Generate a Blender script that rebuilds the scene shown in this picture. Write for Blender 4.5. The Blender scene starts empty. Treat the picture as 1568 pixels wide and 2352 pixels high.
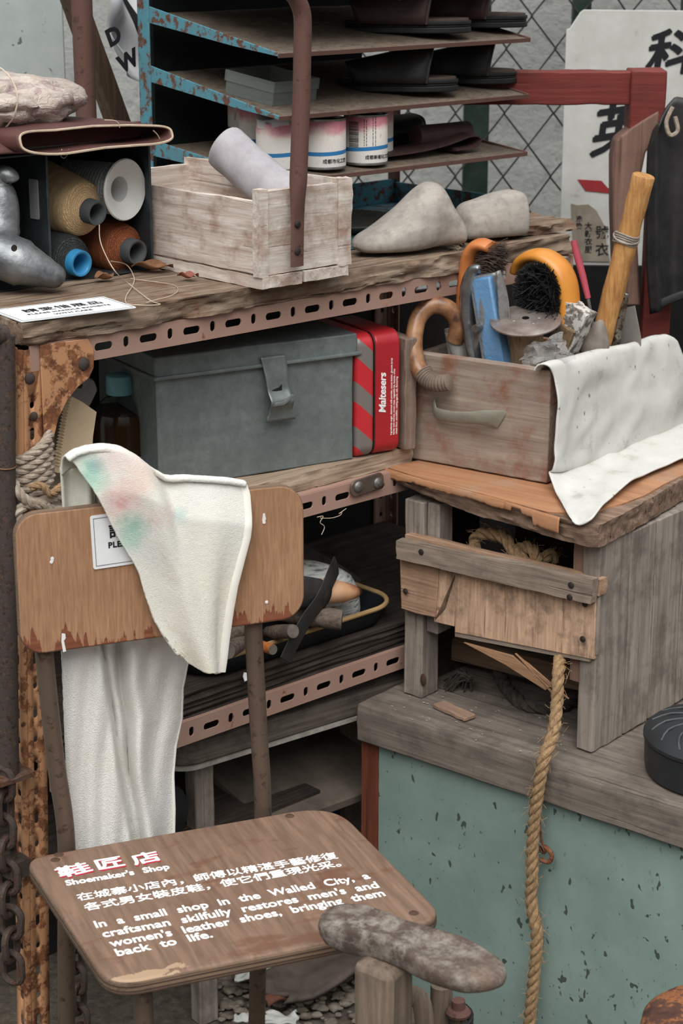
import bpy, bmesh, math, random
from mathutils import Vector as V, Matrix as Mx, noise
R = math.radians
random.seed(7)
S = bpy.context.scene

# ---------------------------------------------------------------- camera, sky, sun, exposure
CAM_H, PITCH, FPX = 1.6, R(17.0), 4500.0
cd = bpy.data.cameras.new('camera'); cam = bpy.data.objects.new('camera', cd)
S.collection.objects.link(cam); S.camera = cam
cam.location = (0, 0, CAM_H); cam.rotation_euler = (R(90) - PITCH, 0, 0)
cd.sensor_fit = 'VERTICAL'; cd.sensor_height = 36; cd.lens = FPX / 2352 * 36
cd.clip_start = .05; cd.clip_end = 100
cd.dof.use_dof = True; cd.dof.focus_distance = 2.62; cd.dof.aperture_fstop = 9

w = bpy.data.worlds.new('overcast_sky'); S.world = w; w.use_nodes = True
nt = w.node_tree; bg = nt.nodes['Background']
tc = nt.nodes.new('ShaderNodeTexCoord'); sx = nt.nodes.new('ShaderNodeSeparateXYZ'); cr = nt.nodes.new('ShaderNodeValToRGB')
nt.links.new(tc.outputs['Generated'], sx.inputs[0]); nt.links.new(sx.outputs[2], cr.inputs[0]); nt.links.new(cr.outputs[0], bg.inputs[0])
cr.color_ramp.elements[0].position = 0; cr.color_ramp.elements[0].color = (.07, .07, .07, 1)
cr.color_ramp.elements[1].position = .85; cr.color_ramp.elements[1].color = (.96, .98, 1, 1)
bg.inputs[1].default_value = 1.0
sd = bpy.data.lights.new('veiled_sun', 'SUN'); sun = bpy.data.objects.new('veiled_sun', sd); S.collection.objects.link(sun)
sd.energy = 2.3; sd.angle = R(50); sun.rotation_euler = (R(38), R(6), R(-12)); sd.color = (1, .985, .96)
S.view_settings.view_transform = 'Standard'; S.view_settings.look = 'None'
S.view_settings.gamma = 1; S.view_settings.use_curve_mapping = False
S.view_settings.exposure = 0.36

# ---------------------------------------------------------------- frames of reference
def view_ray(px, py):
    x = (px - 784) / FPX; y = -(py - 1176) / FPX
    return V((x, math.cos(PITCH) + y * math.sin(PITCH), -math.sin(PITCH) + y * math.cos(PITCH)))
EYE = V((0, 0, CAM_H))
class Frame:
    """a place in the yard: origin and heading; lines of sight can be met with its own planes"""
    def __init__(s, x, y, z=0, yaw=0):
        s.o = V((x, y, z)); s.yaw = yaw; s.m = Mx.Translation(s.o) @ Mx.Rotation(R(yaw), 4, 'Z'); s.i = s.m.inverted()
    def w(s, a, b, z=0): return s.m @ V((a, b, z))
    def sub(s, a, b, z=0, dyaw=0):
        p = s.w(a, b, z); return Frame(p.x, p.y, p.z, s.yaw + dyaw)
    def _hit(s, px, py, k, val):
        e = s.i @ EYE; d = s.i.to_3x3() @ view_ray(px, py)
        return e + d * ((val - e[k]) / d[k])
    def onx(s, px, py, a): return s._hit(px, py, 0, a)
    def ony(s, px, py, b): return s._hit(px, py, 1, b)
    def onz(s, px, py, z): return s._hit(px, py, 2, z)
G0 = -.07                              # level of the ground
W0 = Frame(0, 0)
SH = Frame(-.395, 2.43, 0, 43)        # slotted-angle shelf: x along the front, y to the back
BE = Frame(.024, 2.813, 0, -39.9)     # bench: x along the front towards the viewer, y to the back
CH = Frame(-.208, 2.223, 0, 22)       # chair: x along the backrest, -y towards the sitter

# ---------------------------------------------------------------- object helpers
def finish(o, frame=None):
    if frame is not None:
        o.location = frame.o; o.rotation_euler = (0, 0, R(frame.yaw))
def tag(o, label=None, cat=None, group=None, kind=None):
    if label: o['label'] = label
    if cat: o['category'] = cat
    if group: o['group'] = group
    if kind: o['kind'] = kind
    return o
def thing(name, label, cat, frame, group=None):
    o = bpy.data.objects.new(name, None); S.collection.objects.link(o); o.empty_display_size = .05
    finish(o, frame); return tag(o, label, cat, group)
def mk(name, bm, mat, parent=None, label=None, bevel=0, solid=0, sub=0, smooth=40, seg=2, off=0):
    me = bpy.data.meshes.new(name)
    bmesh.ops.recalc_face_normals(bm, faces=bm.faces)
    bm.to_mesh(me); bm.free()
    for p in me.polygons: p.use_smooth = smooth > 0
    if smooth: me.set_sharp_from_angle(angle=R(smooth))
    for m in (mat if isinstance(mat, (list, tuple)) else [mat]): me.materials.append(m)
    o = bpy.data.objects.new(name, me); S.collection.objects.link(o)
    if parent is not None: o.parent = parent
    if label: o['label'] = label
    if solid:
        md = o.modifiers.new('thickness', 'SOLIDIFY'); md.thickness = solid; md.offset = off
    if bevel:
        md = o.modifiers.new('edges', 'BEVEL'); md.width = bevel; md.segments = seg; md.limit_method = 'ANGLE'; md.angle_limit = R(35)
    if sub:
        md = o.modifiers.new('smooth', 'SUBSURF'); md.levels = sub; md.render_levels = sub
    return o
def one(name, bm, mat, frame, label, cat, group=None, kind=None, **k):
    o = mk(name, bm, mat, None, **k); finish(o, frame); return tag(o, label, cat, group, kind)
def struct(name, bm, mat, frame=W0, **k):
    o = mk(name, bm, mat, None, **k); finish(o, frame); o['kind'] = 'structure'; return o
def dup(root, frame, label=None, group=None):
    r = root.copy(); S.collection.objects.link(r); finish(r, frame)
    if label: r['label'] = label
    if group: r['group'] = group
    for c in list(root.children):
        k = c.copy(); S.collection.objects.link(k); k.parent = r
        for g in c.children:
            h = g.copy(); S.collection.objects.link(h); h.parent = k
    return r
def B(): return bmesh.new()

# ---------------------------------------------------------------- shape helpers
def box(bm, x0, x1, y0, y1, z0, z1, m=None):
    t = Mx.Translation(((x0 + x1) / 2, (y0 + y1) / 2, (z0 + z1) / 2)) @ Mx.Diagonal((abs(x1 - x0), abs(y1 - y0), abs(z1 - z0), 1))
    bmesh.ops.create_cube(bm, size=1, matrix=(m @ t) if m else t); return bm
def rough(bm, x0, x1, y0, y1, z0, z1, n=(20, 4, 4), amp=.002, f=30, seed=0, st=(1, 1, 1), m=None, fn=None):
    """a worn block: finely divided faces pushed in and out by noise (st stretches the noise along the grain)"""
    vs = {}
    def vert(i, j, k):
        if (i, j, k) not in vs:
            p = V((x0 + (x1 - x0) * i / n[0], y0 + (y1 - y0) * j / n[1], z0 + (z1 - z0) * k / n[2]))
            q = V((p.x * st[0], p.y * st[1], p.z * st[2])) * f + V((seed * 7.1, seed * 3.3, seed))
            d = noise.noise_vector(q) * amp + noise.noise_vector(q * 3.1) * amp * .45
            d = V((d.x, d.y, d.z)); p = p + d
            if fn: p = fn(p, i / n[0], j / n[1], k / n[2])
            vs[(i, j, k)] = bm.verts.new(m @ p if m else p)
        return vs[(i, j, k)]
    for a, b2, c, in ((0, 1, 2), (1, 2, 0), (2, 0, 1)):
        for side in (0, n[c]):
            for i in range(n[a]):
                for j in range(n[b2]):
                    q = []
                    for di, dj in ((0, 0), (1, 0), (1, 1), (0, 1)):
                        ix = [0, 0, 0]; ix[a] = i + di; ix[b2] = j + dj; ix[c] = side; q.append(vert(*ix))
                    bm.faces.new(q)
    return bm
def spline(pts, n=8, closed=False):
    pts = [V(p) for p in pts]; N = len(pts); out = []
    rng = N if closed else N - 1
    for i in range(rng):
        if closed: a, b, c, d = pts[i - 1], pts[i], pts[(i + 1) % N], pts[(i + 2) % N]
        else: a, b, c, d = pts[max(i - 1, 0)], pts[i], pts[i + 1], pts[min(i + 2, N - 1)]
        for k in range(n):
            t = k / n
            out.append(.5 * ((2 * b) + (c - a) * t + (2 * a - 5 * b + 4 * c - d) * t * t + (3 * b - a - 3 * c + d) * t ** 3))
    if not closed: out.append(pts[-1])
    return out
def frames(pts, closed=False, up=None):
    N = len(pts); T = []
    for i in range(N):
        if closed: t = pts[(i + 1) % N] - pts[i - 1]
        else: t = pts[min(i + 1, N - 1)] - pts[max(i - 1, 0)]
        T.append(t.normalized() if t.length > 1e-9 else (T[-1] if T else V((0, 0, 1))))
    u0 = V(up) if up else (V((0, 0, 1)) if abs(T[0].z) < .9 else V((1, 0, 0)))
    n = (u0 - T[0] * u0.dot(T[0])).normalized(); out = []
    for t in T:
        n = (n - t * n.dot(t)); n = n.normalized() if n.length > 1e-9 else t.orthogonal().normalized()
        out.append((t, n, t.cross(n)))
    return out
def tube(bm, pts, r, n=10, closed=False, flat=1.0, up=None, caps=True):
    pts = [V(p) for p in pts]; fr = frames(pts, closed, up); rings = []
    if isinstance(r, (list, tuple)) and len(r) != len(pts):        # radii given at stations along the path
        q = [x if isinstance(x, tuple) else (x, x * flat) for x in r]; r = []
        for i in range(len(pts)):
            t = i / (len(pts) - 1) * (len(q) - 1); k = min(int(t), len(q) - 2); t -= k
            r.append((q[k][0] * (1 - t) + q[k + 1][0] * t, q[k][1] * (1 - t) + q[k + 1][1] * t))
    for i, p in enumerate(pts):
        rr = r[i] if isinstance(r, (list, tuple)) else r
        if isinstance(rr, tuple): ra, rb = rr
        else: ra, rb = rr, rr * flat
        rings.append([bm.verts.new(p + fr[i][1] * math.cos(2 * math.pi * k / n) * ra + fr[i][2] * math.sin(2 * math.pi * k / n) * rb) for k in range(n)])
    N = len(rings)
    for i in range(N if closed else N - 1):
        a, b = rings[i], rings[(i + 1) % N]
        for k in range(n): bm.faces.new((a[k], a[(k + 1) % n], b[(k + 1) % n], b[k]))
    if caps and not closed: bm.faces.new(rings[0][::-1]); bm.faces.new(rings[-1])
    return bm
AX = {'Z': Mx.Identity(4), 'Y': Mx.Rotation(R(90), 4, 'X'), 'X': Mx.Rotation(R(90), 4, 'Y')}   # 'Y' runs towards -y
def lathe(bm, prof, n=32, m=None, axis='Z'):
    m = (m or Mx.Identity(4)) @ AX[axis]; rings = []
    for r, z in prof:
        if r < 1e-6: rings.append([bm.verts.new(m @ V((0, 0, z)))])
        else: rings.append([bm.verts.new(m @ V((r * math.cos(2 * math.pi * k / n), r * math.sin(2 * math.pi * k / n), z))) for k in range(n)])
    for a, b in zip(rings, rings[1:]):
        for k in range(n):
            q = [a[k % len(a)], a[(k + 1) % len(a)], b[(k + 1) % len(b)], b[k % len(b)]]
            q = list(dict.fromkeys(q))
            if len(q) > 2: bm.faces.new(q)
    return bm
def prism(bm, pts, z0, z1, m=None):
    """outline (x, y) raised from z0 to z1"""
    m = m or Mx.Identity(4)
    a = [bm.verts.new(m @ V((x, y, z0))) for x, y in pts]; b = [bm.verts.new(m @ V((x, y, z1))) for x, y in pts]
    bm.faces.new(a[::-1]); bm.faces.new(b)
    for i in range(len(pts)): bm.faces.new((a[i], a[(i + 1) % len(pts)], b[(i + 1) % len(pts)], b[i]))
    return bm
XZ = Mx(((1, 0, 0, 0), (0, 0, -1, 0), (0, 1, 0, 0), (0, 0, 0, 1)))       # outline drawn in x,z; depth z0..z1 runs towards -y
YZ = Mx(((0, 0, 1, 0), (1, 0, 0, 0), (0, 1, 0, 0), (0, 0, 0, 1)))        # outline drawn in y,z; depth runs along x
def rrect(x0, x1, y0, y1, r, n=6):
    r = r if isinstance(r, (list, tuple)) else [r] * 4; out = []
    for (cx, cy, a0), q in zip(((x0, y0, 180), (x1, y0, 270), (x1, y1, 0), (x0, y1, 90)), r):
        ox = cx + (q if cx == x0 else -q); oy = cy + (q if cy == y0 else -q)
        for k in range(n + 1):
            a = R(a0 + 90 * k / n); out.append((ox + q * math.cos(a), oy + q * math.sin(a)))
    return out
def poly_round(pts, r, n=6):
    out = []; N = len(pts); r = r if isinstance(r, (list, tuple)) else [r] * N
    for i in range(N):
        p, a, c = V((*pts[i], 0)), V((*pts[i - 1], 0)), V((*pts[(i + 1) % N], 0))
        s = p + (a - p).normalized() * r[i]; e = p + (c - p).normalized() * r[i]
        for k in range(n + 1):
            t = k / n; q = s * (1 - t) ** 2 + p * 2 * t * (1 - t) + e * t * t; out.append((q.x, q.y))
    return out
def holed(bm, outer, holes, m):
    """flat plate with holes through it"""
    edges = []
    for loop in [outer] + holes:
        vs = [bm.verts.new(V((x, y, 0))) for x, y in loop]
        edges += [bm.edges.new((vs[i], vs[(i + 1) % len(vs)])) for i in range(len(vs))]
    g = bmesh.ops.triangle_fill(bm, use_beauty=True, edges=edges, normal=(0, 0, 1))
    vs = {v for e in edges for v in e.verts}
    for v_ in vs: v_.co = m @ v_.co
    return bm
def loft(bm, rings, closed=True, caps=True):
    rs = [[bm.verts.new(V(p)) for p in r] for r in rings]; n = len(rs[0])
    for a, b in zip(rs, rs[1:]):
        for k in range(n if closed else n - 1): bm.faces.new((a[k], a[(k + 1) % n], b[(k + 1) % n], b[k]))
    if caps and closed: bm.faces.new(rs[0][::-1]); bm.faces.new(rs[-1])
    return bm
def sheet(bm, fn, nu, nv):
    g = [[bm.verts.new(V(fn(i / nu, j / nv))) for i in range(nu + 1)] for j in range(nv + 1)]
    for j in range(nv):
        for i in range(nu): bm.faces.new((g[j][i], g[j][i + 1], g[j + 1][i + 1], g[j + 1][i]))
    return bm
def along(poly, t):
    P = [V(p) for p in poly]; d = [(b - a).length for a, b in zip(P, P[1:])]; L = sum(d) * t
    for a, b, k in zip(P, P[1:], d):
        if L <= k + 1e-9: return a.lerp(b, L / k if k else 0)
        L -= k
    return P[-1]
def coons(top, bot, left, right):
    c00, c10, c01, c11 = V(top[0]), V(top[-1]), V(bot[0]), V(bot[-1])
    def f(s, t):
        return (along(top, s) * (1 - t) + along(bot, s) * t + along(left, t) * (1 - s) + along(right, t) * s
                - (c00 * (1 - s) * (1 - t) + c10 * s * (1 - t) + c01 * (1 - s) * t + c11 * s * t))
    return f
def blob(bm, c, rad, amp=.2, f=18, seed=0, n=24, m=None):
    """lumpy rounded body"""
    g = bmesh.ops.create_uvsphere(bm, u_segments=n, v_segments=n // 2 + 2, radius=1)
    for v_ in g['verts']:
        d = v_.co.copy(); p = V((d.x * rad[0], d.y * rad[1], d.z * rad[2]))
        p *= 1 + amp * noise.noise(p * f + V((seed, seed * 2, 1))) + amp * .5 * noise.noise(p * f * 2.7 + V((seed, 3, 1)))
        p += V(c); v_.co = m @ p if m else p
    return bm
def resample(pts, step):
    L = sum((b - a).length for a, b in zip(pts, pts[1:])); n = max(4, int(L / step))
    return [along(pts, i / n) for i in range(n + 1)]
def rope(bm, pts, r, pitch=None, strands=3, fuzz=0, seed=1, n=7):
    pts = [V(p) for p in pts]; pitch = pitch or r * 7
    P = resample(pts, r * .5); fr = frames(P); s = 0; A = [0]
    for a, b in zip(P, P[1:]): s += (b - a).length; A.append(s)
    for k in range(strands):
        q = []
        for p, (t, nn, bb), a in zip(P, fr, A):
            an = 2 * math.pi * (a / pitch + k / strands); q.append(p + (nn * math.cos(an) + bb * math.sin(an)) * r * .5)
        tube(bm, q, r * .56, n)
    rnd = random.Random(seed)
    for _ in range(fuzz):
        i = rnd.randrange(len(P)); d = V((rnd.uniform(-1, 1), rnd.uniform(-1, 1), rnd.uniform(-1, 1))).normalized()
        p = P[i] + d * r * .9; tube(bm, [p, p + d * r * .5 + fr[i][0] * r * rnd.uniform(-.6, .6), p + d * r * rnd.uniform(.6, 1.3) + fr[i][0] * r * rnd.uniform(-1.6, 1.6)], r * .035, 3)
    return bm
def text(name, body, size, mat, parent, m, bold=0, spacing=1, align='LEFT', wordsp=1, ext=.0002, squash=1, fat=0):
    cu = bpy.data.curves.new(name, 'FONT'); cu.body = body; cu.size = size; cu.offset = bold; cu.extrude = ext
    cu.space_character = spacing; cu.space_word = wordsp; cu.align_x = align; cu.resolution_u = 3
    t = bpy.data.objects.new(name, cu); S.collection.objects.link(t)
    dg = bpy.context.evaluated_depsgraph_get(); me = bpy.data.meshes.new_from_object(t.evaluated_get(dg))
    bpy.data.objects.remove(t); bpy.data.curves.remove(cu)
    if fat:                                   # heavier strokes: the letter printed again a hair to each side
        bm = bmesh.new()
        for i, (dx, dy) in enumerate(((fat, 0), (-fat, 0), (0, fat), (0, -fat), (fat * .7, fat * .7), (-fat * .7, -fat * .7))):
            k = len(bm.verts); bm.from_mesh(me); bm.verts.ensure_lookup_table()
            for v_ in bm.verts[k:]: v_.co += V((dx, dy, i * 1.5e-5))
        bm.to_mesh(me); bm.free()
    me.transform(m @ Mx.Diagonal((squash, 1, 1, 1))); me.materials.clear(); me.materials.append(mat); me.name = name
    for p in me.polygons: p.material_index = 0
    o = bpy.data.objects.new(name, me); S.collection.objects.link(o); o.parent = parent; return o
def screw_head(bm, p, r, h=.002, axis='Y', n=14):
    lathe(bm, [(0, 0), (r, 0), (r, h * .5), (r * .7, h), (0, h)], n, Mx.Translation(p), axis); return bm

# ---------------------------------------------------------------- materials
def hx(s):
    c = [int(s[i:i + 2], 16) / 255 for i in (0, 2, 4)]
    return tuple(x / 12.92 if x <= .04045 else ((x + .055) / 1.055) ** 2.4 for x in c) + (1,)
class Mat:
    def __init__(s, name, rough=.75, metal=0, spec=.3):
        s.m = bpy.data.materials.new(name); s.m.use_nodes = True; s.nt = s.m.node_tree; s.b = s.nt.nodes['Principled BSDF']
        s.b.inputs['Roughness'].default_value = rough; s.b.inputs['Metallic'].default_value = metal; s.b.inputs['Specular IOR Level'].default_value = spec
        s.tc = s.nt.nodes.new('ShaderNodeTexCoord').outputs['Object']
    def put(s, node, i, val):
        if hasattr(val, 'is_output'): s.nt.links.new(val, node.inputs[i])
        else: node.inputs[i].default_value = val
    def vec(s, sc=(1, 1, 1), rot=(0, 0, 0), loc=(0, 0, 0)):
        n = s.nt.nodes.new('ShaderNodeMapping'); s.nt.links.new(s.tc, n.inputs[0])
        n.inputs['Scale'].default_value = sc; n.inputs['Rotation'].default_value = rot; n.inputs['Location'].default_value = loc; return n.outputs[0]
    def noise(s, vec, scale, detail=6, rough=.6, dist=0):
        n = s.nt.nodes.new('ShaderNodeTexNoise'); s.nt.links.new(vec, n.inputs['Vector'])
        n.inputs['Scale'].default_value = scale; n.inputs['Detail'].default_value = detail; n.inputs['Roughness'].default_value = rough; n.inputs['Distortion'].default_value = dist
        return n.outputs[0]
    def vor(s, vec, scale, feature='F1', out=0):
        n = s.nt.nodes.new('ShaderNodeTexVoronoi'); s.nt.links.new(vec, n.inputs['Vector']); n.feature = feature; n.inputs['Scale'].default_value = scale; return n.outputs[out]
    def ramp(s, fac, stops):
        n = s.nt.nodes.new('ShaderNodeValToRGB'); s.nt.links.new(fac, n.inputs[0]); e = n.color_ramp.elements
        while len(e) < len(stops): e.new(.5)
        for el, (p, c) in zip(e, stops):
            el.position = p; el.color = hx(c) if isinstance(c, str) else (c, c, c, 1)
        return n.outputs[0]
    def mix(s, fac, a, b, mode='MIX'):
        n = s.nt.nodes.new('ShaderNodeMix'); n.data_type = 'RGBA'; n.blend_type = mode
        s.put(n, 0, fac); s.put(n, 6, hx(a) if isinstance(a, str) else a); s.put(n, 7, hx(b) if isinstance(b, str) else b); return n.outputs[2]
    def math(s, op, a, b=0, c=0):
        n = s.nt.nodes.new('ShaderNodeMath'); n.operation = op; s.put(n, 0, a); s.put(n, 1, b); s.put(n, 2, c); return n.outputs[0]
    def xyz(s):
        n = s.nt.nodes.new('ShaderNodeSeparateXYZ'); s.nt.links.new(s.tc, n.inputs[0]); return n.outputs
    def dist(s, p):
        n = s.nt.nodes.new('ShaderNodeVectorMath'); n.operation = 'DISTANCE'; s.nt.links.new(s.tc, n.inputs[0]); n.inputs[1].default_value = p; return n.outputs['Value']
    def color(s, c): s.put(s.b, 'Base Color', hx(c) if isinstance(c, str) else c); return s
    def bump(s, h, strength=.4, d=.002):
        n = s.nt.nodes.new('ShaderNodeBump'); s.put(n, 'Height', h); n.inputs['Strength'].default_value = strength; n.inputs['Distance'].default_value = d
        s.nt.links.new(n.outputs[0], s.b.inputs['Normal']); return s
    def set(s, k, v): s.put(s.b, k, v); return s

def plain(name, c, c2=None, rough=.7, metal=0, spec=.3, sc=40, bump=.15, d=.001, fine=300):
    g = Mat(name, rough, metal, spec); n = g.noise(g.tc, sc, 8, .65)
    g.color(g.mix(g.ramp(n, [(.32, 0.), (.68, 1.)]), c, c2 or c))
    if bump: g.bump(g.noise(g.tc, fine, 4), bump, d)
    return g.m
def wood(name, light, dark, axis=0, dirt=None, da=.5, g_=1, rough=.8, bump=.5, crack='2a211b', ca=.5, along_=7, across=150, big=None):
    g = Mat(name, rough, 0, .2); sc = [across * g_] * 3; sc[axis] = along_ * g_
    v = g.vec(sc); n1 = g.noise(v, 1, 8, .65, .3); c = g.ramp(n1, [(.3, dark), (.68, light)])
    n2 = g.noise(g.tc, 14 * g_, 5, .6)
    if big: c = g.mix(g.ramp(n2, [(.42, 0.), (.62, 1.)]), c, big, 'MIX') if da < 0 else g.mix(g.math('MULTIPLY', g.ramp(n2, [(.4, 0.), (.65, 1.)]), .7), c, big)
    sc2 = [across * 1.1 * g_] * 3; sc2[axis] = along_ * .55 * g_
    n3 = g.noise(g.vec(sc2, loc=(3, 5, 1)), 1, 3, .5); k = g.ramp(n3, [(.27, 1.), (.36, 0.)])
    c = g.mix(g.math('MULTIPLY', k, ca), c, crack)
    if dirt: c = g.mix(g.math('MULTIPLY', g.ramp(g.noise(g.vec((1, 1, 1), loc=(9, 2, 4)), 22 * g_, 10, .7), [(.48, 0.), (.64, 1.)]), abs(da)), c, dirt)
    g.color(c); g.bump(g.math('SUBTRACT', n1, g.math('MULTIPLY', k, .8)), bump, .0025); return g.m
def rusty(name, paint, r1, r2, amt=.5, sc=40, rough=.7, bump=.4, metal=0, spec=.3):
    """paint worn through to rust; amt 0..1 is how much has gone"""
    g = Mat(name, rough, metal, spec); n = g.noise(g.tc, sc, 10, .68); lo = .72 - amt * .45
    rn = g.noise(g.vec(loc=(4, 1, 7)), sc * 2.2, 8, .7); rc = g.ramp(rn, [(.35, r2), (.62, r1)])
    mask = g.ramp(n, [(lo, 0.), (lo + .05, 1.)])
    pv = g.noise(g.tc, sc * .5, 4); pc = g.mix(g.ramp(pv, [(.3, 0.), (.7, .25)]), paint, r1)
    g.color(g.mix(mask, pc, rc)); g.bump(g.math('ADD', g.math('MULTIPLY', mask, -.6), rn), bump, .0012); return g.m
def cloth(name, c, c2, bump=.6, sc=900, d=.0012, rough=.95, big=20):
    g = Mat(name, rough, 0, .1); n = g.noise(g.tc, big, 6, .6)
    g.color(g.mix(g.ramp(n, [(.35, 0.), (.7, 1.)]), c, c2)); f = g.noise(g.tc, sc, 3, .6)
    g.bump(f, bump, d); g.b.inputs['Sheen Weight'].default_value = .15; return g.m

# materials used in several places
RUST_BEAM = rusty('worn_pink_paint', 'a5877a', '8f5f45', '5c3a2a', .22, 26, bump=.2)
RUST_POST = rusty('rusted_orange_paint', 'bd8c66', '93603f', '553527', .5, 34)
RUST_BROWN = rusty('brown_rust', '644840', '594037', '40302a', .3, 60)
RUST_DARK = rusty('dark_rust', '423a37', '57463c', '26201e', .5, 90)
TEAL = rusty('chipped_teal_paint', '4f8c9b', '76503f', '4a3128', .45, 55)
STEEL = plain('dull_steel', '9a9996', '6d6b68', .45, .85, .5, 60, .1)
DARKSTEEL = plain('dark_screw_steel', '4a4340', '332e2b', .6, .6, .4, 80)
GALV = Mat('galvanized_steel', .55, .35, .4)
_n = GALV.noise(GALV.tc, 60, 8, .7); _m = GALV.noise(GALV.tc, 9, 4)
GALV.color(GALV.mix(GALV.ramp(_m, [(.35, 0.), (.7, .6)]), GALV.ramp(_n, [(.3, '6d7675'), (.7, '8b9493')]), '5f6867')); GALV.bump(_n, .08, .001); GALV = GALV.m
W_TOP = wood('weathered_shelf_wood', '9c8a78', '5c4a3c', 0, '66432f', .6, .8, bump=1, ca=.95, along_=9, across=130)
W_PLY = wood('grey_ply', 'b7a48f', '85705d', 0, None, 0, 1, bump=.6, across=200, along_=5)
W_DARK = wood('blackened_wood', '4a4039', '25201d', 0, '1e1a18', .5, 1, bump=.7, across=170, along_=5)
W_WHITE = wood('whitewashed_crate_wood', 'e2dbd3', 'b09c8d', 0, '8c6850', .6, .9, bump=.45, ca=.35, crack='6b5548', across=120, along_=10)
W_WHITEY = wood('whitewashed_crate_wood_end', 'dfd6cd', 'b09a8b', 1, '8a6650', .6, .9, bump=.45, ca=.35, crack='6b5548', across=120, along_=10)
W_CHAIR = None
W_GREYX = wood('grey_plank', '9b8c7d', '6e6055', 0, '54473d', .35, .9, bump=.6, across=140)
W_GREYZ = wood('grey_upright_plank', 'a0968b', '70665d', 2, '544c47', .55, .8, bump=.55, across=110, along_=6)
W_PALEZ = wood('stained_plywood', 'd2b094', 'a3836b', 2, '4d433c', .6, 1, bump=.5, across=190, along_=14)
W_PALEX = wood('pale_board', 'b5957b', '8a6c57', 0, '5d4a3e', .3, 1, bump=.5)
W_BENCH = wood('bench_top_wood', '83796f', '5e554e', 0, '3f3a37', .45, .8, bump=.5, ca=.4)
W_DRAWER = wood('worn_drawer_wood', 'a59789', '7b6b5f', 0, '7f4a35', .75, .55, bump=.35, ca=.3, across=150)
W_STICK = wood('honey_wood', 'd0a066', '9c683a', 2, '6b4426', .3, 1.2, .55, .25, ca=.3, across=150, along_=10)
W_HANDLE = wood('tool_handle_wood', '73655a', '453a33', 0, '2b2522', .5, 1.5, bump=.3)
BLACK = plain('black_rubber', '232423', '191a1a', .6, sc=50)
BLACKLEATHER = plain('black_leather', '343333', '232222', .5, 0, .4, 30, .3, .001, 400)
BROWNLEATHER = plain('dark_brown_leather', '4a3430', '37282a', .5, 0, .4, 40, .3, .001, 500)
WHITEINK = plain('white_lettering', 'f2f0ee', None, .7, bump=0)
BLACKINK = plain('black_lettering', '1c1d20', None, .8, bump=0)
CARD = plain('white_card', 'e8e9ea', 'dfe1e2', .45, bump=.02)
ROPE = plain('hemp_rope', 'a88b68', '7f6549', .95, sc=160, bump=.6, fine=900)
ROPEGREY = plain('grey_rope', 'b8ab9c', '8d7c6b', .95, sc=160, bump=.6, fine=900)
THREADLINE = plain('waxed_thread', 'cdbfae', 'b8a28a', .8, bump=0)

# ---------------------------------------------------------------- the setting
GROUND = Mat('yard_ground', .95, 0, .1); _a = GROUND.noise(GROUND.tc, 7, 10, .7); _b = GROUND.noise(GROUND.tc, 60, 8, .7)
GROUND.color(GROUND.mix(GROUND.ramp(_b, [(.35, 0.), (.65, .8)]), GROUND.ramp(_a, [(.35, '5b534c'), (.65, '807769')]), '4a433d')); GROUND.bump(_b, .8, .01)
bm = B(); box(bm, -4, 4, -1.5, 6, -.2, G0); struct('floor', bm, GROUND.m)
CONC = Mat('rough_concrete', .95, 0, .1); _a = CONC.noise(CONC.tc, 26, 9, .72); _b = CONC.noise(CONC.tc, 5, 5)
CONC.color(CONC.mix(CONC.ramp(_a, [(.28, 0.), (.45, 1.)]), '9a9b97', CONC.ramp(_b, [(.3, 'bcbcb8'), (.7, 'cdcdc9')]))); CONC.bump(_a, .8, .02)
bm = B(); box(bm, -.6, 2.6, 4.35, 4.5, G0, 2.4); struct('wall_back', bm, CONC.m)
PALE = Mat('mildewed_pale_wall', .8, 0, .2); _a = PALE.noise(PALE.tc, 42, 3, .5); _b = PALE.noise(PALE.tc, 7, 9, .68)
_c = PALE.mix(PALE.ramp(_a, [(.66, 0.), (.7, .8)]), PALE.ramp(_b, [(.3, 'b6c2bd'), (.62, 'd0d6d2')]), '4e5551')
PALE.color(PALE.mix(PALE.ramp(PALE.noise(PALE.vec((1, 1, 1), (0, R(35), 0), (2, 3, 1)), 9, 9, .7), [(.58, 0.), (.7, .9)]), _c, '55594f'))
PF = SH.sub(0, .78)
bm = B(); box(bm, -1.6, .62, 0, .06, G0, 2.2); struct('wall_left', bm, PALE.m, PF)

# chain link fence with its green posts
GREEN = plain('dark_green_paint', '27392f', '1a2620', .5, bump=.1)
WIRE = plain('dark_wire', '4c4d49', '2f302d', .55, .5)
FF = Frame(.3, 3.95, 0, 0)
fence = thing('chain_link_fence', 'rusty grey chain link fence on dark green posts before the rough concrete wall', 'fence', FF)
bm = B()
for i in range(-8, 20):
    sgn = 1 if i % 2 else -1; pts = []
    for k in range(18):
        z = .72 + k * .0625; x = .048 * i + (.0255 if k % 2 else -.0255) * sgn; y = .004 * sgn * (1 if k % 2 else -1)
        x += .006 * noise.noise(V((i * 3.1, k * 1.7, sgn))); pts.append(V((x, y, z)))
    tube(bm, pts, .0024, 6)
mk('wire_mesh', bm, WIRE, fence)
for x0, x1 in ((-.056, -.006), (.155, .19), (.37, .405)):
    bm = B(); box(bm, x0, x1, .01, .05, G0, 2.1); mk('fence_post', bm, GREEN, fence, bevel=.003)
bm = B(); box(bm, -.3, 1.2, .015, .045, 1.555, 1.66); mk('fence_rail', bm, GREEN, fence, bevel=.003)

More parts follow.
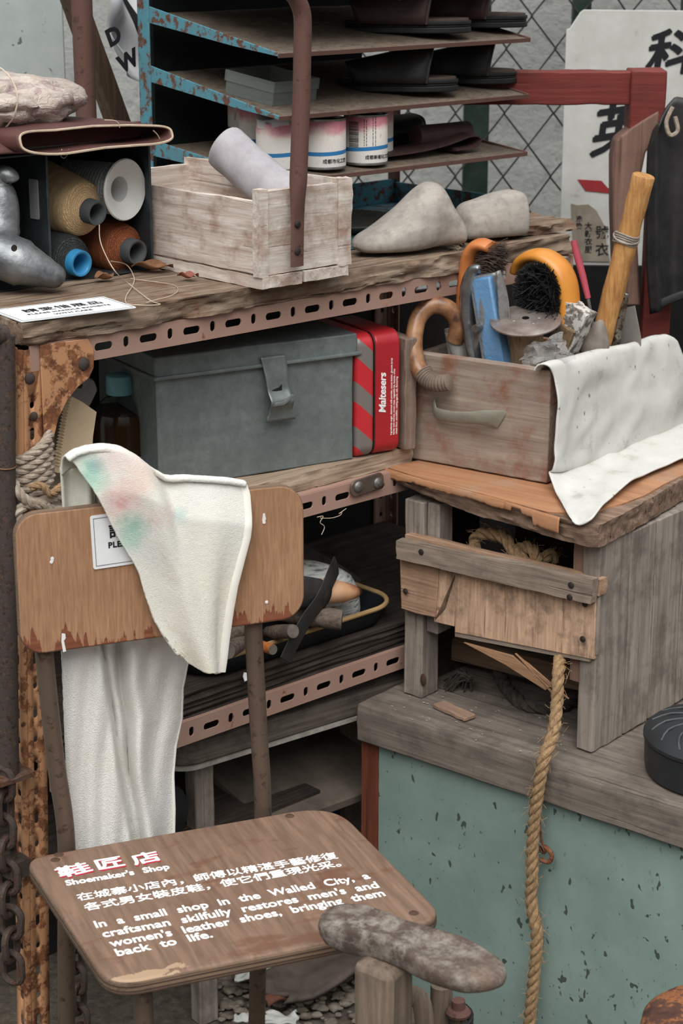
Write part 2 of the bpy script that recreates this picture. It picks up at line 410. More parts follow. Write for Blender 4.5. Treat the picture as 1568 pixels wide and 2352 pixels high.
# white sign board hung on the fence
SG = Frame(.43, 3.72, 0, -1)
SIGNW = Mat('scuffed_white_enamel', .5, 0, .3); _a = SIGNW.noise(SIGNW.tc, 16, 9, .7)
SIGNW.color(SIGNW.ramp(_a, [(.28, '8f8c84'), (.4, 'b9b9b3'), (.7, 'c9c9c4')]))
sign = thing('sign_board', 'white sign board with clipped corner and black brush characters on the fence', 'sign', SG)
o0 = SG.ony(1300, 60, 0); o1 = SG.ony(1340, 22, 0)
bm = B(); prism(bm, [(o0.x, .85), (o0.x + .5, .85), (o0.x + .5, o1.z - .004), (o1.x, o1.z), (o1.x - .006, o1.z - .004), (o0.x + .006, o0.z - .004), (o0.x, o0.z - .006)], 0, .006, XZ); mk('board', bm, SIGNW.m, sign, bevel=.001)
SHEAR = Mx(((1, .12, 0, 0), (.16, 1, 0, 0), (0, 0, 1, 0), (0, 0, 0, 1)))
p = SG.ony(1478, 172, -.007); text('character', '科', .092, BLACKINK, sign, Mx.Translation(p) @ Mx.Rotation(R(90), 4, 'X') @ SHEAR, ext=.0005, fat=.0026)
p = SG.ony(1352, 350, -.007); text('character', '英', .1, BLACKINK, sign, Mx.Translation(p) @ Mx.Rotation(R(90), 4, 'X') @ SHEAR, ext=.0005, fat=.0028)
REDPAINT = plain('dull_red_paint', '9a2f34', '85282c', .6)
bm = B(); prism(bm, [tuple(SG.ony(x, y, 0).xz) for x, y in ((1325, 411), (1380, 414), (1395, 431), (1470, 436), (1470, 448), (1400, 443), (1343, 437))], .0065, .0075, XZ); mk('red_arrow', bm, REDPAINT, sign, 'red painted arrow mark')
OLDPAPER = plain('old_brown_paper', '9a9080', '776d60', .9, sc=30)
NOTE = thing('torn_notice', 'torn brown paper notice with printed characters pasted low on the white sign', 'paper', SG)
bm = B(); prism(bm, [tuple(SG.ony(x, y, 0).xz) for x, y in ((1310, 466), (1325, 470), (1350, 468), (1368, 482), (1378, 500), (1388, 520), (1392, 560), (1400, 600), (1330, 598), (1315, 560))], .0076, .0083, XZ); mk('paper', bm, OLDPAPER, NOTE)
for body, px, py, sz in (('衣', 1366, 585, .026), ('號', 1366, 545, .026), ('大', 1342, 525, .014), ('新', 1342, 543, .014), ('衣', 1342, 561, .014), ('服', 1342, 579, .014), ('洗', 1322, 508, .012), ('染', 1322, 524, .012)):
    text('printed_character', body, sz, BLACKINK, NOTE, Mx.Translation(SG.ony(px, py, -.0086)) @ Mx.Rotation(R(90), 4, 'X'), bold=.0004, ext=.0001)

bm = B(); box(bm, 0, 1.0, 0, .012, G0, .985); one('dark_filler_panel', bm, plain('dark_filler', '1d1d1d', '141414', .8, sc=10), Frame(.36, 3.55, 0, -3), 'dark panel added under the white sign to keep the space behind the bench black', 'sheet')  # added black panel, fills the space below the sign with darkness

# red wooden chair whose frame shows behind the shelf
RC = Frame(.4, 3.28, 0, 0)
REDWOOD = wood('flaking_red_wood', '7d3a34', '602a27', 0, '5c3a33', .35, .7, .55, .4, ca=.3)
BROWNWOOD = wood('bare_brown_wood', '8a6c5f', '6a5147', 2, '553f37', .35, .8, .7, .4)
redchair = thing('red_wooden_chair', 'old red painted wooden chair frame behind the drawer and beside the sign', 'chair', RC)
q = lambda x, y, b=0: RC.ony(x, y, b)
bm = B(); A_, B_ = q(1135, 150), q(1452, 165); h = q(1300, 160).z - q(1300, 236).z
rough(bm, A_.x - .05, B_.x + .004, 0, .045, B_.z - h, B_.z, (24, 3, 3), .002, 25, 3); mk('cross_rail', bm, REDWOOD, redchair, bevel=.002)
bm = B(); a, b = q(1448, 165), q(1530, 165); zb = q(1450, 320).z; rough(bm, a.x, b.x, -.01, .055, zb, a.z + .003, (5, 4, 10), .002, 25, 5); mk('corner_block', bm, REDWOOD, redchair, bevel=.003)
bm = B(); prism(bm, [tuple(q(x, y).xz) for x, y in ((1448, 290), (1412, 320), (1404, 360), (1404, 480), (1408, 600), (1418, 700), (1468, 700), (1462, 560), (1466, 420), (1480, 350), (1510, 300), (1512, 250))], -.04, .012, XZ); mk('leg', bm, BROWNWOOD, redchair, 'bare brown shaped leg', bevel=.004)
bm = B(); a, b = q(1478, 700), q(1540, 700); rough(bm, a.x, b.x, .0, .045, G0, a.z + .3, (3, 3, 14), .002, 25, 8); mk('leg', bm, REDWOOD, redchair, bevel=.002)
bm = B(); a, b = q(1290, 590), q(1316, 590); box(bm, a.x, b.x, .0, .03, G0, a.z + .02); mk('leg', bm, BROWNWOOD, redchair, bevel=.002)

# black leather strop bag hanging on the red chair
BL = RC.sub(.0, -.05)
bagl = thing('black_leather_apron', 'black leather apron hanging over the corner of the red chair', 'apron', BL)
top = [BL.ony(x, y, 0) for x, y in ((1500, 300), (1530, 245), (1552, 222), (1600, 230), (1660, 260))]
bot = [BL.ony(x, y, 0) for x, y in ((1490, 718), (1530, 700), (1568, 686), (1640, 660))]
lf = [BL.ony(x, y, 0) for x, y in ((1500, 300), (1488, 340), (1484, 450), (1482, 600), (1490, 718))]; rt = [BL.ony(x, y, 0) for x, y in ((1660, 260), (1655, 450), (1640, 660))]
cf = coons(top, bot, lf, rt)
def fapron(s, t):
    p = cf(s, t); p.y += -.012 * math.sin(s * 9 + t) * (.4 + t) - .01 * math.exp(-((s - .12) / .05) ** 2); return p
bm = B(); sheet(bm, fapron, 26, 26); mk('leather', bm, BLACKLEATHER, bagl, solid=.004)
bm = B(); tube(bm, [cf(.05 + .9 * i / 12, .97) + V((0, -.014, 0)) for i in range(13)], .007, 8, flat=.6); mk('hem', bm, BLACKLEATHER, bagl)
bm = B(); tube(bm, spline([BL.ony(x, y, -.022) for x, y in ((1545, 245), (1530, 280), (1538, 310), (1556, 300), (1550, 268))], 5), .0035, 6); mk('lacing', bm, ROPEGREY, bagl, 'pale lacing')

# ---------------------------------------------------------------- slotted angle shelf
shelf = thing('slotted_angle_shelf', 'rusty pinkish slotted angle iron shelf standing behind the plywood chair', 'shelf', SH)
def slots(L, h, start=.115, pitch=.0735, x0=0):
    hs = []; k = 0
    while start + k * pitch < L - .02:
        c = start + k * pitch; hs.append(rrect(c - .0145, c + .0145, h * .34, h * .34 + .0105, .005, 4))
        c2 = c + pitch / 2
        if c2 < L - .012: hs.append(rrect(c2 - .0045, c2 + .0045, h * .3, h * .3 + .0145, .0044, 4))
        k += 1
    return hs
def beam(zb, x0, x1, mat, h=.034, start=.115, flange=True):
    bm = B(); L = x1 - x0
    m = Mx.Translation((x0, 0, zb)) @ XZ
    holed(bm, rrect(0, L, 0, h, .002, 2), slots(L, h, start - x0), m)
    if flange:
        m2 = Mx.Translation((x0, .0, zb + h))
        holed(bm, rrect(0, L, .0012, .032, .001, 2), [[(x, y * .8 + .006) for x, y in hh] for hh in slots(L, h, start - x0)], m2)
    return mk('beam', bm, mat, shelf, solid=.0022, smooth=0)
beam(1.043, .0, 1.04, RUST_BEAM, .034)
beam(.752, .0, .68, RUST_BEAM, .034, .1)
beam(.459, .0, 1.04, RUST_BEAM, .036, .135)
for zb in (1.043, .752, .459):                       # the side pieces, running to the back
    bm = B(); m = Mx.Translation((-.018, 0, zb)) @ YZ
    holed(bm, rrect(0, .42, 0, .034, .002, 2), slots(.42, .034, .06), m); mk('side_beam', bm, RUST_POST, shelf, solid=.0022, smooth=0)
def post(x, y, lean, mat, sx=1, sy=1):
    bm = B(); hs = []
    for k in range(26):
        z = 1.0 - k * .038
        if z > .04: hs.append([(a * 1, b) for a, b in rrect(.0145, .0215, z - (.008 if k % 2 else .0045), z + (.008 if k % 2 else .0045), .0034, 3)])
    def lean_m(m): return m
    outer = rrect(0, .036, G0, 1.072, .001, 2)
    holed(bm, outer, hs, Mx.Translation((-.018, 0, 0)) @ XZ)
    hs2 = [rrect(.008, .016, 1.0 - k * .038 - (.008 if k % 2 else .005), 1.0 - k * .038 + (.008 if k % 2 else .005), .0035, 3) for k in range(25)]
    holed(bm, rrect(0, .025, G0, 1.072, .001, 2), hs2, Mx.Translation((-.018, 0, 0)) @ YZ)
    tube(bm, [V((-.0165, .0015, G0)), V((-.0165, .0015, 1.072))], .0042, 10)
    for v_ in bm.verts:
        c = v_.co; c.x *= sx; c.y *= sy; c.x += x + lean * (1.0 - c.z); c.y += y
    return mk('post', bm, mat, shelf, solid=.002, smooth=30)
post(0, 0, -.042, RUST_POST); post(1.03, 0, 0, RUST_BEAM, -1); post(0, .42, 0, RUST_BEAM, 1, -1); post(1.03, .42, 0, RUST_BEAM, -1, -1)
BACKB = plain('shade_backing', '2b2826', '1e1c1b', .95, sc=12)
bm = B(); prism(bm, [(-.03, G0), (1.5, G0), (1.5, .93), (1.05, .95), (1.05, 1.07), (-.03, 1.07)], -.434, -.424, XZ); mk('dark_backing', bm, BACKB, shelf, 'dark board added to darken the inside of the shelf')  # added board, closes the shelf from behind so its inside stays dark
bm = B(); prism(bm, [(.014, 1.076), (.088, 1.074), (.097, 1.06), (.096, 1.035), (.088, 1.022), (.07, 1.013), (.052, .998), (.037, .976), (.028, .95), (.02, .915), (.014, .905)], .002, .0045, XZ)
gp = mk('gusset_plate', bm, RUST_POST, shelf, 'rusted triangular corner plate', bevel=.0008)
bm = B(); lathe(bm, [(0, 0), (.0085, 0), (.0085, .0015), (.006, .0035), (0, .004)], 16, Mx.Translation((.08, -.004, 1.042)), 'Y'); mk('bolt', bm, RUST_DARK, gp)
for x, z, r in ((-.002, 1.035, .0075), (.001, .985, .006), (.0, .94, .0065), (-.004, .902, .005)):
    bm = B(); lathe(bm, [(0, 0), (r, 0), (r, .0015), (r * .6, .004), (0, .0045)], 16, Mx.Translation((x, -.001, z)), 'Y'); mk('bolt', bm, RUST_DARK, shelf)
jp = SH.ony(840, 1112, -.004)
bm = B(); prism(bm, rrect(-.034, .034, -.013, .013, .011, 5), .001, .004, Mx.Translation(jp) @ Mx.Rotation(R(-3), 4, 'Y') @ XZ); pl = mk('joint_plate', bm, plain('oiled_grey_steel', '77685c', '5f554d', .5, .5, sc=60), shelf, 'grey bolted joint plate', bevel=.001)
for dx in (-.02, .02):
    bm = B(); lathe(bm, [(0, 0), (.0085, 0), (.0085, .002), (.006, .0045), (.0035, .005), (.0035, .007), (0, .0072)], 16, Mx.Translation(jp + V((dx, -.004, -dx * .05))), 'Y'); mk('bolt', bm, STEEL, pl)
bm = B(); random.seed(3)
cw = [SH.ony(x, y, -.003) for x, y in ((728, 1188), (742, 1186), (735, 1200), (745, 1210), (738, 1228))]; tube(bm, spline(cw, 6), .0006, 4)
tube(bm, spline([SH.ony(x, y, -.003) for x, y in ((735, 1190), (760, 1190), (780, 1184), (785, 1176), (778, 1180), (795, 1168))], 6), .0005, 4)
one('cobweb', bm, THREADLINE, Frame(SH.o.x, SH.o.y, 0, 43), 'grey wisp of cobweb hanging under the middle shelf beam', 'cobweb')

def edge_fn(amp, seed, depth=.05):
    def fn(p, i, j, k):
        e = max(0, 1 - j * 6)
        p.y += e * amp * (noise.noise(V((p.x * 14, p.z * 60, seed))) + .6 * noise.noise(V((p.x * 45, p.z * 170, seed))))
        return p
    return fn
bm = B(); rough(bm, -.012, 1.04, -.006, .4, 1.078, 1.107, (150, 36, 8), .0022, 60, 2, (.25, 1, 1), fn=edge_fn(.008, 3))
tb = one('top_shelf_board', bm, W_TOP, SH, 'thick weathered wooden board with ragged edge topping the rusty shelf', 'board', smooth=60)
bm = B(); rough(bm, .95, 1.075, .02, .2, 1.109, 1.125, (60, 16, 5), .003, 60, 4, (.25, 1, 1), fn=edge_fn(.012, 8))
one('driftwood_plank', bm, W_TOP, SH, 'splintered grey plank lying at the end of the top shelf under the small shoe last', 'plank', smooth=60)
bm = B(); rough(bm, .0, .705, .014, .41, .788, .813, (84, 20, 6), .0012, 80, 5, (.2, 1, 1), fn=edge_fn(.005, 13))
one('middle_shelf_board', bm, W_PLY, SH, 'layered plywood board under the grey metal box', 'board', smooth=60)
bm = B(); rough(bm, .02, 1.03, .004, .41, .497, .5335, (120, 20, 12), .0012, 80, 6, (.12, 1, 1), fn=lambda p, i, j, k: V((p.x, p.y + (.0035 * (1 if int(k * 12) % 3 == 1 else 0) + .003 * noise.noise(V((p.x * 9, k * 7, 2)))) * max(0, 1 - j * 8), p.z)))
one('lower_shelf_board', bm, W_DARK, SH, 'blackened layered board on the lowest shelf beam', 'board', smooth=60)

# ---------------------------------------------------------------- things on the top shelf
ZT = 1.108
CR = SH.sub(.358, -.034, ZT, -.5)
crate = thing('wooden_crate', 'whitewashed open wooden crate at the front of the top shelf', 'crate', CR)
cw_, cl_, ch_ = .163, .36, .132
bm = B(); rough(bm, 0, cw_, 0, .013, .018, ch_, (24, 3, 18), .0012, 60, 1, (.4, 1, 1)); mk('end_panel', bm, W_WHITE, crate, smooth=50)
bm = B(); rough(bm, 0, cw_, cl_ - .013, cl_, .018, ch_ - .006, (10, 2, 6), .001, 60, 2); mk('end_panel', bm, W_WHITE, crate, smooth=50)
bm = B(); rough(bm, 0, .011, .013, cl_, .02, ch_ - .014, (3, 34, 16), .0014, 60, 3, (1, .4, 1)); mk('side_panel', bm, W_WHITEY, crate, smooth=50)
bm = B(); rough(bm, cw_ - .011, cw_, .013, cl_, .02, ch_ + .004, (3, 34, 16), .0014, 60, 4, (1, .4, 1)); mk('side_panel', bm, W_WHITEY, crate, smooth=50)
bm = B(); rough(bm, -.002, .012, -.002, .014, .016, ch_ + .003, (3, 3, 20), .0014, 90, 9, (1, 1, .3)); mk('corner_post', bm, W_WHITE, crate, smooth=50)
bm = B(); rough(bm, cw_ - .022, cw_ + .003, -.004, .016, .016, ch_ + .006, (5, 3, 20), .0025, 90, 10, (1, 1, .3)); mk('corner_post', bm, W_WHITE, crate, smooth=50)
bm = B(); rough(bm, 0, .072, -.003, cl_, 0, .0165, (10, 30, 3), .0012, 60, 5); mk('bottom_slat', bm, W_WHITEY, crate, smooth=50)
bm = B(); rough(bm, .076, cw_ - .004, -.003, cl_, .001, .0165, (10, 30, 3), .0012, 60, 6); mk('bottom_slat', bm, W_WHITEY, crate, smooth=50)

# bent pipe, its flattened foot screwed to the crate
PIPE_F = SH.sub(.44, -.05)
pipe = thing('bent_pipe', 'rusty brown bent pipe with flattened foot against the whitewashed crate', 'pipe', PIPE_F)
c = lambda x, y, b=0: PIPE_F.ony(x, y, b)
pp = [c(682, 612), c(682, 590), c(683, 520), c(684, 440), c(688, 330), c(692, 220), c(694, 120), c(695, 55), c(692, 25), c(682, 0), c(668, -18), c(640, -35), c(560, -60)]
P = spline(pp, 6); N = len(P)
rad = []
for p in P:
    f_ = min(1, max(0, (p.z - 1.2) / .05)); rad.append((.0125 * f_ + .0032 * (1 - f_), .0118))
bm = B(); tube(bm, P, rad, 16, up=(0, 1, 0)); mk('tube', bm, RUST_BROWN, pipe)
for y in (515, 577):
    bm = B(); screw_head(bm, c(683, y, -.0035), .0052, .0025); mk('screw', bm, DARKSTEEL, pipe)

# tapered roll leaning in the crate
RL = CR.sub(.09, .06, .02)
ROLLM = plain('chalky_grey_cloth', 'b9b5b8', 'a09b9f', .95, sc=30, bump=.3)
bm = B(); a = RL.ony(650, 455, .06); b = RL.ony(520, 340, .16)
pts = [a + (b - a) * t for t in (-.35, 0, .35, .7, .95, 1.06, 1.1)]
tube(bm, spline(pts, 5), [.0335 * (1 if i < 22 else max(.3, 1 - ((i - 22) / 9) ** 2)) for i in range(31)], 24)
for v_ in bm.verts: v_.co += v_.normal * 0 + noise.noise_vector(v_.co * 40) * .002
one('cloth_roll', bm, ROLLM, RL, 'chalky grey tapered roll leaning inside the whitewashed crate', 'roll')

# shoe lasts
LASTM = Mat('grey_worn_last', .75, 0, .25); _a = LASTM.noise(LASTM.vec((6, 40, 40)), 1, 8, .6); _b = LASTM.noise(LASTM.tc, 60, 8, .7)
LASTM.color(LASTM.mix(LASTM.ramp(_b, [(.45, 0.), (.8, .75)]), LASTM.ramp(_a, [(.3, '908a82'), (.65, 'b0a89f')]), '6d675f')); LASTM.bump(_b, .15, .001); LASTM = LASTM.m
def last_bm(sections):
    """sections: (x, half width, bottom z, top z, squareness)"""
    rings = []
    for x, hw, z0, z1, e in sections:
        r = []
        for k in range(28):
            a = 2 * math.pi * k / 28; ca, sa = math.cos(a), math.sin(a)
            yy = math.copysign(abs(ca) ** e, ca) * hw; zz = math.copysign(abs(sa) ** (e if sa > 0 else .45), sa)
            r.append((x, yy * (1 if zz < 0 else 1 - .25 * zz), (z0 + z1) / 2 + zz * (z1 - z0) / 2))
        rings.append(r)
    return rings
def smooth_sections(s, n=6):
    q = spline([V((a[0], a[1], a[2])) for a in s], n); q2 = spline([V((a[3], a[4], 0)) for a in s], n)
    return [(p.x, p.y, p.z, r.x, r.y) for p, r in zip(q, q2)]
LF = SH.sub(.648, .072, ZT + .002, -13)
bm = B(); loft(bm, last_bm(smooth_sections([(-.012, .006, .012, .018, .8), (0, .026, .004, .03, .8), (.03, .042, .002, .042, .8), (.07, .047, 0, .068, .85), (.1, .046, .001, .093, .85), (.12, .04, .003, .101, .75), (.137, .036, .004, .093, .7), (.152, .036, .004, .068, .75), (.168, .033, .005, .045, .8), (.18, .012, .012, .03, .8)])))
one('shoe_last', bm, LASTM, LF, 'large grey shoe last with a high peak beside the whitewashed crate', 'shoe last', 'grey shoe lasts on the top shelf')
LF2 = SH.sub(.858, .062, ZT + .002, -14)
bm = B(); loft(bm, last_bm(smooth_sections([(-.01, .008, .008, .03, .8), (0, .03, .003, .054, .6), (.03, .036, .002, .062, .55), (.06, .037, .002, .069, .5), (.088, .037, .002, .072, .45), (.1, .036, .003, .07, .45), (.104, .03, .006, .062, .45)])))
one('shoe_last', bm, LASTM, LF2, 'smaller grey shoe last with cut off heel at the far end of the top shelf', 'shoe last', 'grey shoe lasts on the top shelf')

# thread box with its cones
DARKTIN = plain('dark_zinc', '4d5356', '383d40', .5, .5, .4, 40, .1)
TB = SH.sub(-.12, .196, ZT, 0)
tbox = thing('thread_box', 'dark zinc box open at the front holding the thread cones', 'box', TB)
bm = B(); box(bm, .468, .472, 0, .2, 0, .178); mk('side_wall', bm, DARKTIN, tbox, bevel=.0008)
bm = B(); box(bm, 0, .004, 0, .2, 0, .178); mk('side_wall', bm, DARKTIN, tbox, bevel=.0008)
bm = B(); box(bm, .292, .296, 0, .2, .002, .176); dv = mk('divider', bm, DARKTIN, tbox, bevel=.0008)
bm = B(); a, b = TB.onx(66, 410, .291), TB.onx(90, 505, .291); prism(bm, rrect(min(a.y, b.y), max(a.y, b.y), b.z, a.z, .002, 3), .2905, .292, YZ); mk('sticker', bm, plain('scuffed_label', '9b9b99', '858583', .6), dv, 'blank grey sticker')
bm = B(); box(bm, 0, .472, .198, .202, 0, .178); mk('back_wall', bm, DARKTIN, tbox)
bm = B(); box(bm, -.004, .476, -.002, .204, .178, .181); mk('lid', bm, DARKTIN, tbox, bevel=.0008)
bm = B(); box(bm, 0, .472, 0, .2, -.0005, .001); mk('bottom', bm, DARKTIN, tbox)

def thread_mat(name, c, c2):
    g = Mat(name, .8, 0, .25); n = g.nt.nodes.new('ShaderNodeTexWave'); n.wave_type = 'BANDS'; n.bands_direction = 'Y'
    g.nt.links.new(g.tc, n.inputs[0]); n.inputs['Scale'].default_value = 210; n.inputs['Distortion'].default_value = 6; n.inputs['Detail'].default_value = 3; n.inputs['Detail Scale'].default_value = 2
    g.color(g.mix(n.outputs['Fac'], c2, c)); g.bump(n.outputs['Fac'], .7, .0015); return g.m
def cone(name, label, tip, r0, r1, L, core_r, core_len, mthread, mcore, corelabel, pitch=0, yaw=0):
    """a cone of thread lying on its side, its tube end towards -y at tip (shelf coordinates)"""
    fr = SH.sub(tip.x, tip.y, tip.z - r1 if False else tip.z, yaw)
    t = thing(name, label, 'thread spool', fr, 'thread cones in the zinc box')
    tl = Mx.Rotation(R(pitch), 4, 'X'); rnd = random.Random(len(label))
    prof = [(core_r, -core_len * .7), (r1 * .75, -core_len - .001), (r1 * .93, -core_len - .004)]
    n = 40
    for i in range(n + 1):
        k = i / n; rr = (r1 + (r0 - r1) * k) * (1 + .012 * rnd.uniform(-1, 1)); rr *= (.96 + .04 * min(1, k * 12)); prof.append((rr, -core_len - .006 - k * L))
    prof += [(core_r, -core_len - .008 - L)]
    bm = B(); lathe(bm, prof, 40, tl, 'Y'); mk('thread', bm, mthread, t, smooth=60)
    bm = B(); w_ = core_r * .28
    lathe(bm, [(core_r * 1.05, -core_len * 1.4), (core_r, -.002), (core_r * .97, 0), (core_r - w_ * .6, 0), (core_r - w_, -.002), (core_r - w_, -core_len - L * .8), (0, -core_len - L * .8)], 32, tl, 'Y'); mk('core_tube', bm, mcore, t, corelabel, smooth=50)
    return t
GREYCORE = plain('grey_card_tube', '515455', '45484a', .7); BLUECORE = plain('blue_plastic_tube', '3a8fc0', '2f80b0', .4, 0, .5, bump=0)
k1 = SH.ony(224, 490, .185); cone('thread_cone', 'cream beige thread cone with grey tube, on top of the dark ones', k1, .053, .04, .1, .0175, .026, thread_mat('beige_thread', 'e0c69c', 'c29a68'), GREYCORE, 'grey tube', 6, 6)
k2 = SH.ony(188, 606, .185); cone('thread_cone', 'black thread cone with a bright blue tube', k2, .04, .036, .1, .0185, .02, thread_mat('black_thread', '46494a', '1f2122'), BLUECORE, 'bright blue tube', 3, 4)
k3 = SH.ony(316, 580, .19); cone('thread_cone', 'rust brown thread cone with grey tube beside the crate', k3, .04, .036, .1, .018, .026, thread_mat('rust_thread', 'a8623f', '6f3b25'), GREYCORE, 'grey tube', 3, 4)
k4 = SH.ony(289, 436, .198); WFL = SH.sub(k4.x, k4.y, k4.z, 12)
ws = thing('thread_spool', 'pale grey thread spool with wide white flared flange behind the beige cone', 'thread spool', WFL, 'thread cones in the zinc box')
WHITEPL = plain('white_plastic', 'd8d9d6', 'cfd0cc', .4, 0, .5, bump=.02)
bm = B(); lathe(bm, [(.018, -.03), (.018, -.012), (.0195, -.011), (.038, -.001), (.0425, .0), (.044, -.002), (.043, -.005), (.03, -.016), (.0195, -.034)], 40, None, 'Y'); lathe(bm, [(.0195, -.034), (.0195, -.12)], 40, None, 'Y'); lathe(bm, [(.018, -.03), (.018, -.12), (0, -.12)], 40, None, 'Y'); mk('flange', bm, WHITEPL, ws, 'white flared flange')
bm = B(); lathe(bm, [(.02, -.016), (.036, -.02)] + [(.037 - .004 * (i % 2) * .3 - .00005 * i, -.021 - i * .003) for i in range(30)] + [(.02, -.112)], 36, None, 'Y'); mk('thread', bm, thread_mat('silver_thread', 'a9aaa8', '7c7e7c'), ws)

# cast iron shoe anvil at the left
AV = SH.sub(.1, .17, ZT, 0)
IRON = plain('bare_cast_iron', '9fa2a2', '62666a', .45, .75, .5, 28, .35, .002, 120)
anv = thing('shoe_anvil', 'bare grey cast iron shoe anvil with curled arm left of the thread box', 'anvil', AV)
d = lambda x, y, b: AV.ony(x, y, b)
bm = B(); tube(bm, spline([d(-90, 560, .06), d(-20, 578, .03), d(40, 600, .0), d(95, 622, -.02), d(130, 637, -.03), d(146, 645, -.034)], 5), [(.034, .036)] * 8 + [(.032, .035)] * 4 + [(.028, .033), (.026, .031), (.024, .03), (.022, .028), (.021, .027), (.019, .025), (.018, .023), (.017, .022), (.016, .02), (.015, .018), (.013, .016), (.011, .013), (.008, .009), (.005, .005)][:14], 20, up=(0, 0, 1)); mk('toe_arm', bm, IRON, anv, smooth=80)
bm = B(); tube(bm, spline([d(-20, 600, .04), d(-10, 550, .04), d(2, 500, .04), d(5, 460, .04), d(-2, 425, .045), d(6, 402, .04), d(26, 408, .03), d(32, 418, .028)], 5), [.03] * 8 + [.027, .026, .025, .024, .023, .022, .021, .02, .019, .018, .017, .016, .015, .0145, .014, .0135, .013, .0125, .012, .011, .01, .009, .0075, .005], 16); mk('curled_arm', bm, IRON, anv, smooth=80)
bm = B(); screw_head(bm, d(33, 570, -.036), .0045, -.002); mk('rivet_hole', bm, DARKSTEEL, anv)

# leather sleeve and wrapped bundle on the box
LS = SH.sub(-.12, .19, ZT + .182, 0)
MAROON = plain('maroon_leather', '623f3a', '4f3430', .6, 0, .35, 24, .35, .001, 350)
MAROONIN = plain('maroon_leather_inside', '6d3d3b', '5c3230', .7, bump=.1)
PALEEDGE = plain('raw_leather_edge', 'c9b7a3', 'a8937d', .9, bump=.2)
sl = thing('leather_sleeve', 'maroon leather sleeve lying open end forward on the thread box', 'leather', LS)
def sleeve(y, grow=0):
    r = []; x0, x1 = .225, .478
    for k in range(48):
        a = 2 * math.pi * k / 48; ca, sa = math.cos(a), math.sin(a)
        x = (x0 + x1) / 2 + math.copysign(abs(ca) ** .35, ca) * (x1 - x0) / 2; f_ = (x - x0) / (x1 - x0)
        h = .0115 + .004 * (1 - f_) + .005 * max(0, y) * 8; yy = y - (.026 * (1 - sa) * .5 if y < 0 else 0)
        r.append((x, yy, .0145 + .004 * (1 - f_) + math.copysign(abs(sa) ** .6, sa) * (h + grow) - .006 * y * 10 * f_ + .0015 * math.sin(x * 40 + y * 30)))
    return r
bm = B(); loft(bm, [sleeve(y) for y in (-.022, -.015, 0, .04, .09, .13)], caps=False); mk('sleeve', bm, [MAROON], sl, solid=.003, smooth=70)
bm = B(); tube(bm, [V(p) + V((0, -.001, 0)) for p in sleeve(-.022)], .0018, 6, closed=True); mk('raw_edge', bm, PALEEDGE, sl, 'pale raw edge')
bm = B(); box(bm, .23, .474, .03, .034, .004, .026); mk('inner_fold', bm, MAROONIN, sl)
bm = B(); sheet(bm, lambda s, t: V((-.08 + .33 * s, -.012 + .18 * t, .019 + .012 * math.sin(t * 2.6) - .012 * (1 - t) ** 4 * 1.4 + .003 * math.sin(s * 9 + t * 4))), 30, 16); mk('flap', bm, MAROON, sl, solid=.003)
bm = B(); tube(bm, spline([LS.ony(x, y, -.024) for x, y in ((240, 276), (262, 277), (272, 283), (275, 293))], 5), .0007, 4); tube(bm, spline([LS.ony(x, y, -.026) for x, y in ((352, 300), (362, 310), (368, 322))], 5), .0008, 4); tube(bm, spline([LS.ony(x, y, -.026) for x, y in ((142, 342), (140, 358), (148, 363), (157, 352), (158, 342))], 5), .0005, 4); mk('loose_stitch', bm, THREADLINE, sl)
BD = SH.sub(.17, .3, ZT + .182 + .028)
PLASTIC = Mat('cloudy_plastic_film', .25, 0, .5); PLASTIC.color(PLASTIC.ramp(PLASTIC.noise(PLASTIC.tc, 26, 8, .6, 1.5), [(.3, 'b9a499'), (.5, 'c9bdb1'), (.62, 'a98f8c'), (.75, 'd5ccc2')])); PLASTIC.bump(PLASTIC.noise(PLASTIC.vec((1, 3, 2)), 30, 6, .6, 2), .8, .006); PLASTIC = PLASTIC.m
bun = thing('wrapped_bundle', 'bundle in cloudy wrinkled plastic tied with string on the maroon leather', 'bundle', BD)
bm = B(); blob(bm, (-.03, .0, .03), (.17, .085, .042), .12, 18, 3, 64)
for v_ in bm.verts: v_.co += (v_.co - V((-.03, 0, .03))).normalized() * -.012 * max(0, 1 - abs(noise.noise(V((v_.co.x * 16 + v_.co.z * 30, v_.co.y * 22, v_.co.z * 40)))) * 2.2) ** 4
mk('plastic_wrap', bm, PLASTIC, bun, smooth=60)
bm = B()
for x in (-.08, -.03): tube(bm, [V((x + .01 * math.sin(a), -.09 * math.cos(a), .036 + .05 * math.sin(a))) for a in [R(i * 12) for i in range(30)]], .0012, 5, closed=True)
mk('string', bm, THREADLINE, bun)
bm = B(); sheet(bm, lambda s, t: V((-.12 + .09 * s + .01 * math.sin(t * 7), -.02 + .02 * math.sin(s * 6 + t * 3), .07 + .075 * t - .04 * t * (s - .4) ** 2 * 4)), 14, 14)
FILM = Mat('milky_film', .3, 0, .4); FILM.color('d3d7d6'); FILM.set('Alpha', .55); mk('film_end', bm, FILM.m, bun, 'milky twisted film end')

